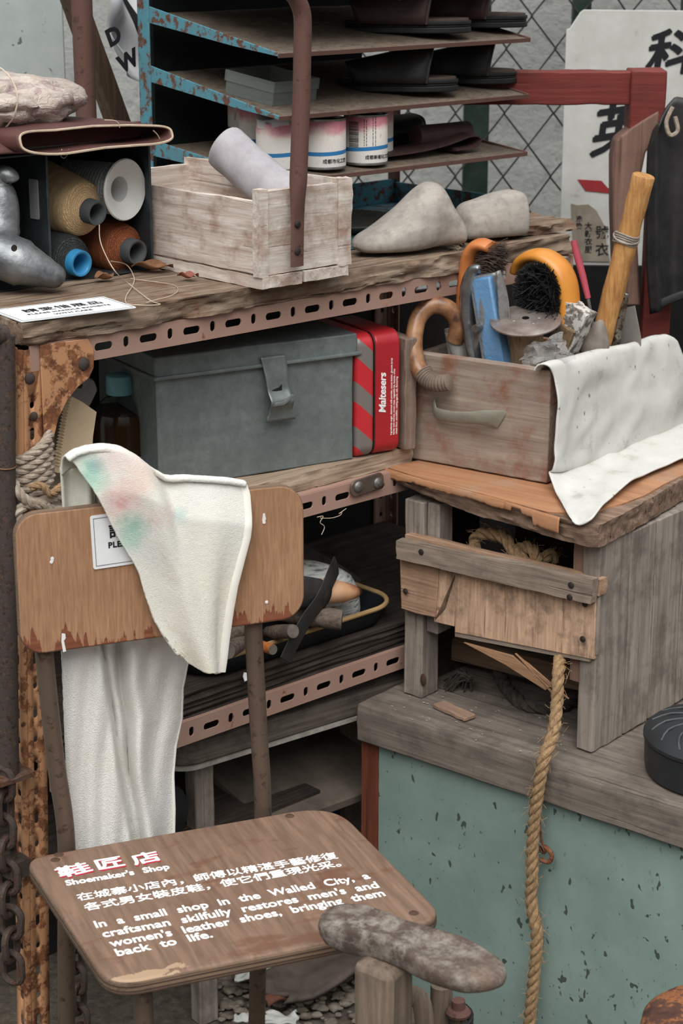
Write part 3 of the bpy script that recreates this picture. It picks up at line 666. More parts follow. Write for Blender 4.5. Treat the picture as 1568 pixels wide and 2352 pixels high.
# loose thread, card, dry leaves
bm = B(); th_ = [SH.ony(228, 516, .15), SH.ony(232, 560, .14), SH.onz(262, 620, ZT + .03), SH.onz(300, 655, ZT + .004), SH.onz(345, 690, ZT + .001), SH.onz(368, 699, ZT + .001), SH.onz(330, 701, ZT + .001), SH.onz(292, 697, ZT + .001), SH.onz(290, 680, ZT + .001), SH.onz(305, 655, ZT + .001), SH.onz(307, 635, ZT + .004), SH.onz(290, 608, ZT + .01), SH.ony(255, 600, .17)]
tube(bm, spline(th_, 8), .0007, 5)
tube(bm, spline([SH.onz(x, y, ZT + .001) for x, y in ((300, 640), (360, 648), (400, 655), (408, 668), (390, 680), (360, 688), (335, 695))], 6), .0005, 4)
one('loose_thread', bm, THREADLINE, SH, 'cream thread trailing from the beige cone over the top board', 'thread')
def card(name, fr, w_, h_, lines, label, parent=None, m=None):
    m = m or Mx.Identity(4)
    if parent is None: t = thing(name, label, 'notice', fr)
    else: t = bpy.data.objects.new(name, None); S.collection.objects.link(t); t.parent = parent; t['label'] = label
    bm = B(); prism(bm, rrect(0, w_, 0, h_, .003, 4), 0, .0012, m); mk('card', bm, CARD, t)
    e = .0035; bm = B()
    for k, (a, b2, c_, d_) in enumerate(((e, w_ - e, e, e + .0006), (e, w_ - e, h_ - e - .0006, h_ - e), (e, e + .0006, e, h_ - e), (w_ - e - .0006, w_ - e, e, h_ - e))): box(bm, a, b2, c_, d_, .0012, .0014, m)
    mk('printed_border', bm, BLACKINK, t)
    for body, x, y, sz, bold, sp in lines: text('lettering', body, sz, BLACKINK, t, m @ Mx.Translation((x, y, .0014)), bold, sp, ext=.00005, fat=.00016 if ord(body[0]) > 999 else 0)
    return t
ca, cb = SH.onz(0, 712, ZT), SH.onz(313, 712, ZT)
CF = SH.sub(-.012, -.004, ZT + .0008, -8)
card('notice_card', CF, .165, .092, (('請愛惜展品', .03, .05, .0215, 0, 1.15), ('PLEASE HANDLE EXHIBITS', .026, .032, .0095, .00015, 1.08), ('WITH CARE', .056, .016, .0095, .00015, 1.08)), 'white notice card with black lettering on the left end of the top shelf')
LEAF = plain('dry_leaf', '8f6a4c', '6d4c37', .9, sc=60, bump=.3); LEAFR = plain('reddish_leaf', '94604f', '7b4a3e', .9, sc=60)
def leaf(px, py, L, wd, yaw, curl, mat, label):
    p = SH.onz(px, py, ZT); fr = SH.sub(p.x, p.y, ZT + .002, yaw)
    bm = B(); sheet(bm, lambda s, t: V((L * (t - .5), wd * math.sin(math.pi * min(.98, t + .01)) ** .7 * (s - .5), .002 + curl * ((s - .5) ** 2 * 4 * math.sin(math.pi * t) + .3 * math.sin(t * 7)) * .5 + .003 * math.sin(t * 8 + s * 3) + .003)), 8, 16); one('dry_leaf', bm, mat, fr, label, 'leaf', 'dry leaves on the top shelf', solid=.0006)
leaf(350, 625, .06, .03, -40, .016, LEAF, 'largest curled brown leaf beside the crate'); leaf(240, 648, .035, .024, 10, .012, LEAF, 'curled brown leaf in front of the black thread cone'); leaf(432, 645, .03, .014, -40, .008, LEAFR, 'reddish dry leaf against the foot of the crate')

# behind the left half: rusty pole, leaning timber, white bag
RP = SH.sub(.1, .5)
a = RP.ony(196, 190, 0); bm = B(); tube(bm, [V((a.x, 0, 0)), V((a.x, 0, 1.0)), V((a.x - .002, 0, 1.8))], .0165, 16); one('rusty_pole', bm, RUST_BROWN, RP, 'brown rusty upright pole at the back left against the pale wall', 'pole')
LT = SH.sub(.2, .6)
a, b = LT.ony(160, -60, 0), LT.ony(300, 330, 0); dz = (b - a); ln = dz.length; ang = math.atan2(dz.x, -dz.z)
a2 = a - dz * .2; b2 = b + dz * 1.9
m = Mx.Translation((b.x, 0, b.z)) @ Mx.Rotation(-ang, 4, 'Y')
b2z = b.z / math.cos(ang)
bm = B(); rough(bm, -.016, .016, 0, .03, -b2z + .006, ln * 1.3, (4, 3, 40), .0015, 40, 3, (1, 1, .2), m=m); one('leaning_timber', bm, wood('brown_timber', '6d5848', '4a3a30', 2, None, 0, 1), LT, 'brown timber leaning against the wall left of the blue rack', 'timber', bevel=.001)
WB = SH.sub(.3, .52)
BAGW = plain('white_plastic_bag', 'd5d6d8', 'c2c3c6', .35, 0, .4, 10, .05)
bag = thing('plastic_bag', 'white plastic bag with black print hung behind the blue rack', 'bag', WB)
tp = [WB.ony(x, y, 0) for x, y in ((205, -60), (270, -60), (335, -60))]; bt = [WB.ony(x, y, 0) for x, y in ((268, 165), (300, 188), (335, 180))]
cf2 = coons(tp, bt, [tp[0], WB.ony(222, 60, 0), bt[0]], [tp[-1], bt[-1]])
def fbag(s, t):
    p = cf2(s, t); p.y += -.018 * math.sin(s * 7 + t * 3) - .012 * math.sin(t * 9 - s * 4) - .02; return p
bm = B(); sheet(bm, fbag, 24, 24); mk('film', bm, BAGW, bag, solid=.001)
bm = B(); sheet(bm, lambda s, t: fbag(.48 + .1 * s + .18 * t, .05 + .62 * t) + V((0, -.003, 0)), 4, 20); mk('black_print', bm, BLACKINK, bag)
text('black_print', 'W', .036, BLACKINK, bag, Mx.Translation(WB.ony(280, 168, -.05)) @ Mx.Rotation(R(90), 4, 'X') @ Mx.Rotation(R(22), 4, 'Z'), bold=.0018)
text('black_print', 'D', .036, BLACKINK, bag, Mx.Translation(WB.ony(252, 108, -.05)) @ Mx.Rotation(R(90), 4, 'X') @ Mx.Rotation(R(22), 4, 'Z'), bold=.0018)

# ---------------------------------------------------------------- blue shoe rack with sloping trays
RK = SH.sub(.528, .12, ZT, 0)
RKW, RKD = .54, .31
rack = thing('shoe_rack', 'chipped blue metal shoe rack with sloping trays on the top shelf', 'rack', RK)
TRAY = Mat('dusty_tray', .75, .1, .3); _a = TRAY.noise(TRAY.tc, 18, 9, .65); TRAY.color(TRAY.mix(TRAY.ramp(TRAY.noise(TRAY.tc, 120, 6), [(.5, 0.), (.62, .6)]), TRAY.ramp(_a, [(.35, '5f554b'), (.6, '7a6e60'), (.75, '6f4f3b')]), '4f3b30')); TRAY = TRAY.m
bm = B(); box(bm, -.003, .0, RKD - .012, RKD + .016, 0, .62); box(bm, -.003, .014, RKD + .0135, RKD + .016, 0, .62); mk('upright', bm, TEAL, rack, bevel=.0008)
bm = B(); box(bm, RKW, RKW + .003, RKD - .012, RKD + .016, 0, .62); mk('upright', bm, RUST_BROWN, rack, bevel=.0008)
tray_z = [(.298, .345), (.209, .256), (.116, .142)]
def tray_at(k, y): f_, b_ = tray_z[k]; return f_ + (b_ - f_) * y / RKD
for k, (zf, zb) in enumerate(tray_z + [(.395, .442)]):  # last pair: unseen tray added above to block sky light from the rack
    a = math.atan2(zb - zf, RKD); m = Mx.Translation((0, 0, zf)) @ Mx.Rotation(a, 4, 'X')
    bm = B(); rough(bm, 0, RKW, 0, RKD, -.0035, 0, (30, 18, 1), .0012, 12, k, m=m); mk('tray', bm, TRAY, rack, smooth=50)
    for x in (-.0005, RKW - .002):
        bm = B(); prism(bm, [(0, -.003), (.0, .002), (.1, .005), (RKD, .012), (RKD, -.013), (.1, -.008)], x, x + .0028, m @ YZ); mk('side_rail', bm, TEAL if x < .1 else RUST_BROWN, rack, bevel=.0006)
    bm = B(); box(bm, 0, RKW, -.0012, .0006, -.005, .0012, m=m); mk('front_lip', bm, RUST_BROWN, rack, 'rusty front lip')
bm = B(); box(bm, .05, RKW, .0, RKD, .001, .004); box(bm, RKW - .003, RKW, -.0, RKD, .004, .04); box(bm, .05, RKW, RKD - .003, RKD, .004, .045); box(bm, .05, .053, 0, RKD, .004, .045); box(bm, .05, RKW, -.002, .001, .001, .008); mk('bottom_tray', bm, TEAL, rack, bevel=.001)
DKP = plain('shade_panel_black', '1d2222', '15191a', .9)
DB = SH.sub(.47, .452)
bm = B(); prism(bm, [(.09, G0), (.42, G0), (.42, 1.3), (.54, 1.3), (.54, 1.72), (.09, 1.72)], -.012, 0, XZ); one('shade_panel', bm, DKP, DB, 'dark panel added behind the blue shoe rack to deepen the shade between its trays', 'sheet')  # added panel, its near-black colour stands in for shade between the trays

PB = RK.sub(.04, .06, tray_at(1, .06), 8)
PLBOX = Mat('frosted_plastic', .3, 0, .5); PLBOX.color('868d88'); PLBOX.set('Alpha', .4)
pbx = thing('plastic_box', 'frosted clear plastic box on the middle tray of the blue rack', 'box', PB)
def pb_m(): return Mx.Rotation(R(8.5), 4, 'X')
bm = B()
for a in ((0, .1, 0, .0015, .0, .03), (0, .1, .0935, .095, 0, .03), (0, .0015, 0, .095, 0, .03), (.0985, .1, 0, .095, 0, .03), (0, .1, 0, .095, 0, .0015)): box(bm, *a, m=pb_m())
mk('box_body', bm, PLBOX.m, pbx)
bm = B()
for a in ((-.002, .102, -.002, -.0005, .02, .036), (-.002, .102, .0955, .097, .02, .036), (-.002, -.0005, -.002, .097, .02, .036), (.1005, .102, -.002, .097, .02, .036)): box(bm, *a, m=pb_m())
mk('lid_rim', bm, PLBOX.m, pbx)
bm = B(); blob(bm, (.035, .04, .007), (.03, .03, .006), .3, 60, 2, 16, pb_m()); mk('contents', bm, plain('odd_grey_bits', '7e7b70', '55534c', .8), pbx)

# tins of glue on the third tray
CANL = Mat('stained_paper_label', .6, 0, .3); _x = CANL.xyz(); _n = CANL.noise(CANL.tc, 34, 8, .6)
_z = CANL.math('ADD', _x[2], CANL.math('MULTIPLY', CANL.math('SUBTRACT', _n, .5), .045))
_c = CANL.ramp(CANL.math('DIVIDE', _z, .1), [(.0, 'dfdcd8'), (.5, 'e2dcd3'), (.56, 'dcbfba'), (.64, 'c98a92'), (.72, 'b8707c')])
_w = CANL.math('SUBTRACT', _x[2], CANL.math('MULTIPLY', _x[0], .06))
_band = CANL.math('MULTIPLY', CANL.math('GREATER_THAN', _w, .0225), CANL.math('LESS_THAN', _w, .0285))
_c = CANL.mix(_band, _c, '3177ad'); _c = CANL.mix(CANL.ramp(CANL.noise(CANL.vec((1, 1, .5), loc=(5, 5, 5)), 60, 8, .7), [(.6, 0.), (.68, .7)]), _c, '9a6a4e'); CANL.color(_c); CANL = CANL.m
TINRIM = plain('tin_rim', '9b9a96', '77746f', .35, .8, .5, 60, .05); DUSTY = plain('dusty_tin_top', '4c4a46', '35332f', .8, .2)
def can(x, y, r, h, yaw, label):
    x += .044; y -= .012; fr = RK.sub(x, y, tray_at(2, y) + .003, yaw); t = thing('glue_tin', label, 'tin', fr, 'labelled tins on the third tray')
    m = Mx.Rotation(math.atan2(.026, RKD) * .6, 4, 'X')
    bm = B(); lathe(bm, [(r * .995, .004), (r, .005), (r, h - .004), (r * .995, h - .003)], 40); mk('label', bm, CANL, t)
    bm = B(); lathe(bm, [(0, .001), (r * .97, 0), (r * 1.0, .001), (r * 1.0, .004), (r * .985, .005), (r * .985, h - .004), (r * 1.0, h - .003), (r * 1.0, h), (r * .95, h), (r * .94, h - .004), (0, h - .004)], 40); mk('can_body', bm, TINRIM, t)
    bm = B(); lathe(bm, [(r * .93, h - .0035), (0, h - .003)], 30); mk('lid', bm, DUSTY, t)
    return t
h_ = .075
cA = can(.083, .055, .034, h_, 20, 'pink stained tin with a blue band touching the bent pipe'); cB = can(.168, .052, .034, h_ + .001, -40, 'tin with a barcode turned forward on the third tray')
cC = can(.232, .105, .034, h_, 65, 'last tin in the row, half hidden beside the dark folded shoes')
cD = can(.013, .075, .036, h_ - .002, -10, 'tin with torn plastic film over its top behind the crate'); cE = can(.065, .18, .034, h_ - .002, 60, 'tin with printed text behind the chalky cloth roll'); cF = can(.102, .25, .034, h_, 120, 'rearmost tin with pink top next to the blue upright')
bm = B(); rnd = random.Random(5)
def arc(bm, r, a0, a1, z0, z1):
    n = max(2, int((a1 - a0) / 6)); g0 = [bm.verts.new((r * math.cos(R(a0 + (a1 - a0) * i / n)), r * math.sin(R(a0 + (a1 - a0) * i / n)), z0)) for i in range(n + 1)]; g1 = [bm.verts.new((v_.co.x, v_.co.y, z1)) for v_ in g0]
    for i in range(n): bm.faces.new((g0[i], g0[i + 1], g1[i + 1], g1[i]))
z = .028
while z < .066: h2 = rnd.uniform(.0004, .0013); arc(bm, .0343, 218, 248, z, z + h2); z += h2 + rnd.uniform(.0005, .0012)
mk('barcode', bm, BLACKINK, cB)
bm = B()
for a0 in (262, 268, 285, 292):
    z = .03
    while z < .07: z1 = z + rnd.uniform(.002, .006); arc(bm, .0343, a0, a0 + 1.6, z, z1); z = z1 + .0012
mk('printed_text', bm, BLACKINK, cB)
def wraptext(c_, body, r, a0, z, sz):
    me = None
    for i, ch in enumerate(body):
        a = R(a0 + i * sz * 1.02 / r * 57.3); text('printed_text', ch, sz, BLACKINK, c_, Mx.Translation((r * math.cos(a), r * math.sin(a), z)) @ Mx.Rotation(a + R(90), 4, 'Z') @ Mx.Rotation(R(90), 4, 'X'), .0001, ext=.00005)
wraptext(cA, '成都市化工廠', .0343, 205, .0105, .0072); wraptext(cB, '成都新都化工廠', .0343, 265, .0105, .0068)
bm = B()
for k in range(14): arc(bm, .0343, 168, 168 + rnd.uniform(34, 50), .068 - k * .0028, .0688 - k * .0028)
mk('printed_text', bm, plain('grey_print', '6a6a6a', None, .8, bump=0), cE)
bm = B(); sheet(bm, lambda s, t: V(((.037 + .002 * math.sin(s * 40)) * math.cos(s * 6.28) * min(1, .2 + t * 1.4), (.037 + .002 * math.sin(s * 31)) * math.sin(s * 6.28) * min(1, .2 + t * 1.4), h_ + .004 - max(0, t - .55) * .03 + .003 * math.sin(s * 20))), 40, 10); mk('film_cover', bm, FILM.m, cD, 'torn cloudy film')

# sandals and slippers
def foot_outline(L, wd, n=36):
    out = []
    for k in range(n):
        a = 2 * math.pi * k / n; x = L * .5 * math.cos(a); f_ = x / L + .5
        out.append((x, wd * .5 * math.sin(a) * (.82 + .3 * f_ - .16 * math.exp(-((f_ - .42) / .14) ** 2)) * (1 if abs(math.sin(a)) > .01 else 1)))
    return out
def slipper(fr, L, wd, label, mat, msole, group, a0=.42, a1=.86, hgt=.055, open_=.0, eyelets=False, tilt=0):
    t = thing('slipper', label, 'slipper', fr, group); m = Mx.Rotation(R(tilt), 4, 'X')
    bm = B(); o = foot_outline(L, wd); prism(bm, o, 0, .009, m); prism(bm, [(x * .985, y * .97) for x, y in o], .009, .0125, m); prism(bm, [(x * 1.0, y * 1.0) for x, y in o], .0125, .019, m); mk('sole', bm, msole, t, bevel=.002)
    bm = B(); prism(bm, [(x * .96, y * .93) for x, y in o], .019, .022, m); mk('insole', bm, plain('dusty_insole', '5b4c44', '4a3e38', .9), t)
    bm = B()
    def up(s, tt):
        f_ = a0 + (a1 - a0) * tt; x = L * (f_ - .5); hw = wd * .5 * (.82 + .3 * f_ - .16 * math.exp(-((f_ - .42) / .14) ** 2)) * math.sqrt(max(.02, 1 - (2 * f_ - 1) ** 2)) * 1.0
        a = math.pi * s; hh = hgt * (1 - .35 * (1 - tt)) * (1 + open_ * tt)
        return m @ V((x + .012 * math.sin(a) * (tt - .5) * 2, hw * 1.02 * math.copysign(abs(math.cos(a)) ** .7, math.cos(a)), .014 + hh * math.sin(a) ** .75))
    sheet(bm, up, 26, 12); uo = mk('upper', bm, mat, t, solid=.004)
    bm = B(); tube(bm, [V(up(i / 26, 1)) for i in range(27)], .0026, 6); mk('welt', bm, mat, uo)
    if eyelets:
        for s in (.3, .72):
            p = V(up(s, .6)); bm = B(); tube(bm, [p + V((.005 * math.cos(a), -.006, .005 * math.sin(a))) for a in [R(30 * i) for i in range(12)]], .0014, 6, closed=True); mk('eyelet', bm, plain('brass_%s_%s' % (s, label[:3]), 'a88a55', '8a6d3e', .3, .9, .5), uo, 'brass eyelet')
    return t
def on_tray(k, x, y, yaw, up_=0): return RK.sub(x, y, tray_at(k, y) + .0015 + up_, yaw)
def shoe_spot(k, px, y, yaw):
    p = SH.ony(px, 150, .12 + y); return on_tray(k, p.x - .528, y, yaw)
slipper(shoe_spot(1, 915, .085, -42), .19, .085, 'dusty black slide slipper at the front of the middle tray', BLACKLEATHER, BLACK, 'black slippers on the middle tray', .12, .72, .045, .35)
slipper(shoe_spot(1, 1068, .1, -48), .17, .085, 'dusty black slide slipper behind, at the right end of the middle tray', BLACKLEATHER, BLACK, 'black slippers on the middle tray', .12, .72, .046, .3)
slipper(shoe_spot(0, 935, .085, -44), .2, .09, 'dark brown open sandal with brass eyelets at the front of the top tray', BROWNLEATHER, BLACK, 'brown sandals on the top tray', .1, .64, .05, .3, True)
slipper(shoe_spot(0, 1075, .1, -48), .19, .09, 'dark brown open sandal at the right end of the top tray', BROWNLEATHER, BLACK, 'brown sandals on the top tray', .1, .64, .05, .3, True)
slipper(on_tray(2, .36, .17, -4), .2, .085, 'flat black slipper at the back of the third tray', BLACKLEATHER, BLACK, 'dark shoes on the third tray', .3, .85, .026, tilt=5)
DR_ = on_tray(2, .36, .07, -2, .002)
fs = thing('folded_leather', 'dark folded leather strap rolled at one end on the third tray', 'leather', DR_, 'dark shoes on the third tray')
bm = B(); tube(bm, spline([V((-.1, 0, .004)), V((-.03, 0, .006)), V((.03, 0, .012)), V((.085, 0, .022)), V((.105, 0, .016)), V((.095, 0, .004)), V((.05, 0, .002))], 6), .004, 10, flat=9, up=(0, 0, 1)); mk('strap', bm, BROWNLEATHER, fs)
bm = B(); lathe(bm, [(0, -.06), (.016, -.06), (.017, -.055), (.017, .055), (.014, .06), (0, .06)], 20, Mx.Translation((.06, .01, .024)), 'X'); mk('roll', bm, plain('dull_maroon_roll', '54403d', '433230', .6), fs)
bm = B(); lathe(bm, [(0, 0), (.075, .002), (.1, .014), (.1, .016), (.07, .005), (0, .003)], 40, Mx.Scale(1, 4)); one('metal_dish', bm, plain('dusty_olive_dish', '6d6a5e', '55534a', .6, .3), RK.sub(.26, .15, .005), 'shallow dusty dish on the bottom tray of the blue rack', 'dish')

# ---------------------------------------------------------------- things on the middle shelf
ZM = .814
GB = SH.sub(.27, .091, ZM, -12.3)
gbox = thing('metal_box', 'grey galvanized metal box with a hasp on the middle shelf', 'box', GB)
bw, bd, bh = .322, .2, .166
bm = B(); rough(bm, 0, bw, 0, bd, 0, bh, (20, 12, 12), .0012, 9, 3); mk('body', bm, GALV, gbox, bevel=.002)
bm = B(); rough(bm, -.004, bw + .004, -.005, bd + .004, bh - .004, bh + .027, (20, 12, 4), .0012, 9, 4); ld = mk('lid', bm, GALV, gbox, bevel=.002)
bm = B(); tube(bm, [V(p) for p in ((-.006, bd, bh - .003), (-.006, -.007, bh - .003), (bw + .008, -.007, bh - .003), (bw + .008, bd, bh - .003))], .0032, 8); mk('rolled_rim', bm, GALV, ld)
HS = plain('scuffed_hasp_metal', '868c8a', '6b7271', .45, .5, .5, 50, .1)
hx_ = .182
def hasp(s, t):
    zz = bh + .01 - .096 * t; y = -.0075 - .004 * min(1, t * 3) - .009 * math.exp(-((t - .68) / .1) ** 2) - .006 * t + .01 * max(0, t - .75)
    wv = .021 - .003 * math.sin(t * 3.1) + .003 * (t > .9)
    return V((hx_ + (s - .5) * 2 * wv + .008 * t, y - .002 * (abs(s - .5) * 2) ** 3, zz))
bm = B(); sheet(bm, hasp, 10, 24); hp = mk('hasp', bm, HS, gbox, 'bent hinged hasp', solid=.0016)
bm = B(); p = hasp(.5, .5); prism(bm, [(p.x - .011, p.z - .006), (p.x + .006, p.z - .003), (p.x + .006, p.z + .006), (p.x + .002, p.z + .002), (p.x - .011, p.z - .001)], -p.y - .0008, -p.y + .0018, XZ); mk('slot', bm, BLACK, hp, 'dark slot')
bm = B(); p = hasp(.5, .68); tube(bm, [p + V((-.017, .002, -.004)), p + V((0, -.004, -.002)), p + V((.019, .001, .006))], .0032, 8, flat=.6); mk('staple', bm, HS, hp)

TN = SH.sub(.586, .015, ZM, -12)
tin = thing('biscuit_tin', 'red and grey striped sweets tin standing on edge beside the grey metal box', 'tin', TN)
TINRED = plain('red_tin_paint', 'b3272f', 'a5242c', .35, .1, .5, 20, .02)
TINSTR = Mat('striped_tin_paint', .35, .1, .5); _x = TINSTR.xyz(); _s = TINSTR.math('FRACT', TINSTR.math('ADD', TINSTR.math('MULTIPLY', TINSTR.math('ADD', _x[2], TINSTR.math('MULTIPLY', _x[0], .9)), 14.5), .28))
TINSTR.color(TINSTR.mix(TINSTR.math('GREATER_THAN', _s, .55), 'cb3038', '7d7672')); TINSTR = TINSTR.m
tw, th2, tdp = .076, .19, .15
bm = B(); prism(bm, rrect(0, tdp, 0, th2, .02, 8), 0, .031, YZ); mk('lid', bm, TINSTR, tin, bevel=.007, seg=4)
bm = B(); prism(bm, rrect(.0015, tdp - .0015, .0015, th2 - .0015, .02, 8), .031, .0325, YZ); mk('seam', bm, DARKSTEEL, tin)
bm = B(); prism(bm, rrect(.0005, tdp, .0005, th2, .02, 8), .0325, tw, YZ); tbody = mk('tin_body', bm, TINRED, tin, bevel=.003)
vm = lambda x, z: Mx.Translation((x, -.0001, z)) @ Mx.Rotation(R(90), 4, 'X') @ Mx.Rotation(R(90), 4, 'Z')
text('lettering', 'Maltesers', .0168, WHITEINK, tin, vm(.05, .066) @ Mx(((1, .2, 0, 0), (0, 1, 0, 0), (0, 0, 1, 0), (0, 0, 0, 1))), bold=.00035, spacing=.95, squash=1.0)
for i, s_ in enumerate(('Ingredients: sugar, skimmed milk powder, cocoa butter, glucose syrup', 'barley malt extract, cocoa mass, vegetable fat, lactose, whey', 'wheat flour, emulsifier, raising agents, salt, flavouring')):
    text('lettering', s_, .0042, WHITEINK, tin, vm(.0615 + i * .0048, .03), bold=.00004)
bm = B(); rough(bm, 0, .022, 0, .1, 0, .175, (4, 6, 16), .002, 40, 6); one('wood_block', bm, wood('brown_block', '8b776a', '66554b', 2, 'a89a90', .3, 1), SH.sub(.672, .0, ZM, -8), 'narrow brown wooden block standing right of the red tin', 'block', bevel=.002)

b0 = SH.onz(286, 1092, ZM)
BT = SH.sub(b0.x, b0.y + .005, ZM, 0)
bot_ = thing('bottle', 'brown liquid bottle with turquoise cap left of the grey metal box', 'bottle', BT)
GLASS = Mat('clear_bottle_plastic', .06, 0, .5); GLASS.color('c9d0cc'); GLASS.set('Transmission Weight', 1.0); GLASS.set('IOR', 1.12); GLASS = GLASS.m
LIQ = plain('brown_liquid', '4a2f20', '3f281c', .08, 0, .5, bump=0)
prof = [(0, .0), (.036, .0), (.04, .004), (.0405, .02), (.041, .076), (.0395, .09), (.034, .104), (.025, .114), (.0185, .118), (.0175, .13)]
bm = B(); lathe(bm, prof, 40); mk('bottle_wall', bm, GLASS, bot_)
bm = B(); lathe(bm, [(0, .001), (.035, .001), (.039, .005), (.0395, .02), (.04, .076), (.0383, .089), (.036, .095), (0, .095)], 40); mk('liquid', bm, LIQ, bot_)
bm = B(); lathe(bm, [(.0, .122), (.0186, .122), (.0194, .1235), (.0194, .145), (.0185, .149), (.0165, .1505), (0, .151)], 40); mk('cap', bm, plain('turquoise_cap', '76aeb6', '6aa3ab', .45, 0, .4, bump=.02), bot_, 'turquoise screw cap')
bm = B(); lathe(bm, [(.0408, .008), (.0414, .008), (.0414, .03), (.0408, .03)], 40); mk('label', bm, plain('blue_label', '2a5aa8', '24519a', .5), bot_, 'blue paper label')
bm = B(); lathe(bm, [(.0409, .03), (.0418, .031), (.0418, .034), (.0409, .035)], 40); mk('band', bm, plain('grey_band', 'a39a8c', '7d766a', .8), bot_)

SO = SH.sub(.06, .06, ZM, 0)
def pts2(F, b, L): return [tuple(F.ony(x, y, b).xz) for x, y in L]
serr = []
for i in range(23):
    t = i / 22; x = 158 - 29 * t ** .8; y = 908 + 160 * t; serr += [(x, y), (x + 4, y + 3.5)]
bm = B(); prism(bm, pts2(SO, 0, serr + [(128, 1085), (205, 1085), (207, 1040), (210, 1000), (218, 945), (185, 922)]), -.008, .004, XZ)
one('rubber_heel_sheet', bm, plain('cream_rubber', 'd8c3a4', 'c9b291', .7, sc=20), SO, 'cream rubber sheet with a serrated edge leaning beside the bottle', 'rubber sheet', bevel=.001)
GP2 = SH.sub(.07, .1, ZM, 0)
bm = B(); prism(bm, poly_round(pts2(GP2, 0, [(112, 960), (150, 900), (190, 862), (206, 870), (214, 892), (195, 930), (150, 1000), (120, 1060), (108, 1060)]), .004), -.012, .012, XZ)
for v_ in bm.verts: v_.co += noise.noise_vector(v_.co * 50) * .0015
gpo = one('worn_metal_plate', bm, plain('grey_metal_plate', '85827f', '6a6866', .5, .5, .5, 40, .2), GP2, 'grey metal plate with a hole leaning behind the cream rubber sheet', 'plate', bevel=.003)
bm = B(); screw_head(bm, GP2.ony(184, 886, -.0125), .0038, .001); mk('hole', bm, BLACK, gpo)

# rope wound round the front post
RPF = SH.sub(-.003, .008)
prope = thing('rope_coil', 'pale rope wound round the rusty front post above the chair back', 'rope', RPF)
pts = []
for i in range(76):
    a = R(i * 22 + 200); k = i * 22 / 360
    pts.append(V((.031 * math.cos(a) - .002, .024 * math.sin(a), .947 - k * .0135 - .02 * math.cos(a - R(180)) * -.9 * -1)))
bm = B(); rope(bm, pts, .0068, .034, fuzz=30)
mk('coil', bm, ROPEGREY, prope)
pts = [RPF.ony(x, y, b) for x, y, b in ((30, 1105, -.02), (42, 1130, -.03), (70, 1155, -.034), (105, 1150, -.034), (140, 1140, -.034), (160, 1158, -.03), (130, 1172, -.034), (95, 1160, -.036), (60, 1160, -.03), (40, 1180, -.028), (48, 1215, -.02))]
bm = B(); rope(bm, spline(pts, 8), .0068, .034, fuzz=20); mk('knot', bm, ROPEGREY, prope)
pts = [RPF.ony(x, y, b) for x, y, b in ((70, 1120, -.034), (95, 1115, -.042), (115, 1135, -.045), (140, 1118, -.04), (155, 1112, -.04))]
bm = B(); rope(bm, spline(pts, 8), .0052, .03, fuzz=20); mk('tail', bm, ROPE, prope)

# dark pipe left of the shelf with its foot plate, and the chains
DP = SH.sub(-.056, -.012)
dpipe = thing('standing_pipe', 'black rusty upright pipe at the left edge standing on a small foot plate', 'pipe', DP)
a = DP.ony(10, 770, 0); b = DP.ony(12, 1100, 0); c_ = DP.ony(21, 1775, 0)
bm = B(); tube(bm, [a, b, c_], .0135, 16); mk('tube', bm, RUST_DARK, dpipe)
bm = B(); rough(bm, c_.x - .03, c_.x + .028, -.02, .02, c_.z - .006, c_.z, (8, 6, 2), .0015, 60, 2); mk('foot_plate', bm, rusty('foot_rust', '5d4a42', '6c4c3b', '33261f', .6, 60), dpipe)
bm = B(); tube(bm, [V((.0145 * math.cos(R(20 * i)) + b.x, .0145 * math.sin(R(20 * i)), b.z + .018 + .002 * math.sin(R(20 * i)))) for i in range(18)], .0009, 5, closed=True); mk('wire_ring', bm, plain('copper_wire', '8c6a55', '6f4f3e', .5, .5), dpipe)
bm = B(); tube(bm, [a + V((0, 0, 0)), a + V((-.02, 0, .004))], .0135, 16); mk('elbow', bm, RUST_DARK, dpipe)
bm = B(); rough(bm, -.16, -.02, .0, .3, -.012, 0, (8, 8, 2), .001, 30); one('side_ledge', bm, RUST_DARK, SH.sub(-.045, -.006, DP.ony(10, 770, 0).z + .016), 'dark narrow ledge board at the left edge beside the rusty post', 'ledge')
CHAINM = rusty('rusty_chain', '4d433e', '5f4a3f', '2b2421', .5, 90, metal=.3)
def chain(fr, n, L, wd, r, label):
    t = thing('chain', label, 'chain', fr); first = None
    for i in range(n):
        if first is None:
            bm = B(); P = [V((wd * .5 * math.cos(R(20 * k)), 0, (L * .5 - wd * .5) * (1 if math.sin(R(20 * k)) > 0 else -1) + wd * .5 * math.sin(R(20 * k)))) for k in range(18)]
            tube(bm, P, r, 8, closed=True, up=(0, 1, 0)); o = first = mk('link', bm, CHAINM, t)
        else: o = first.copy(); S.collection.objects.link(o); o.parent = t
        o.location = (.002 * math.sin(i * 2.3), 0, -i * (L - 2.3 * r)); o.rotation_euler = (0, R(4 * math.sin(i * 1.7)), R(25 if i % 2 else 115))
    return t
p = DP.ony(6, 1800, 0); CHF = DP.sub(p.x, p.y, p.z); chain(CHF, 9, .046, .03, .0052, 'heavy rusty chain hanging at the left edge below the black pipe')
p = SH.ony(172, 2150, -.03); chain(SH.sub(p.x, p.y, p.z), 8, .044, .028, .005, 'rusty chain hanging in the dark under the plywood seat')

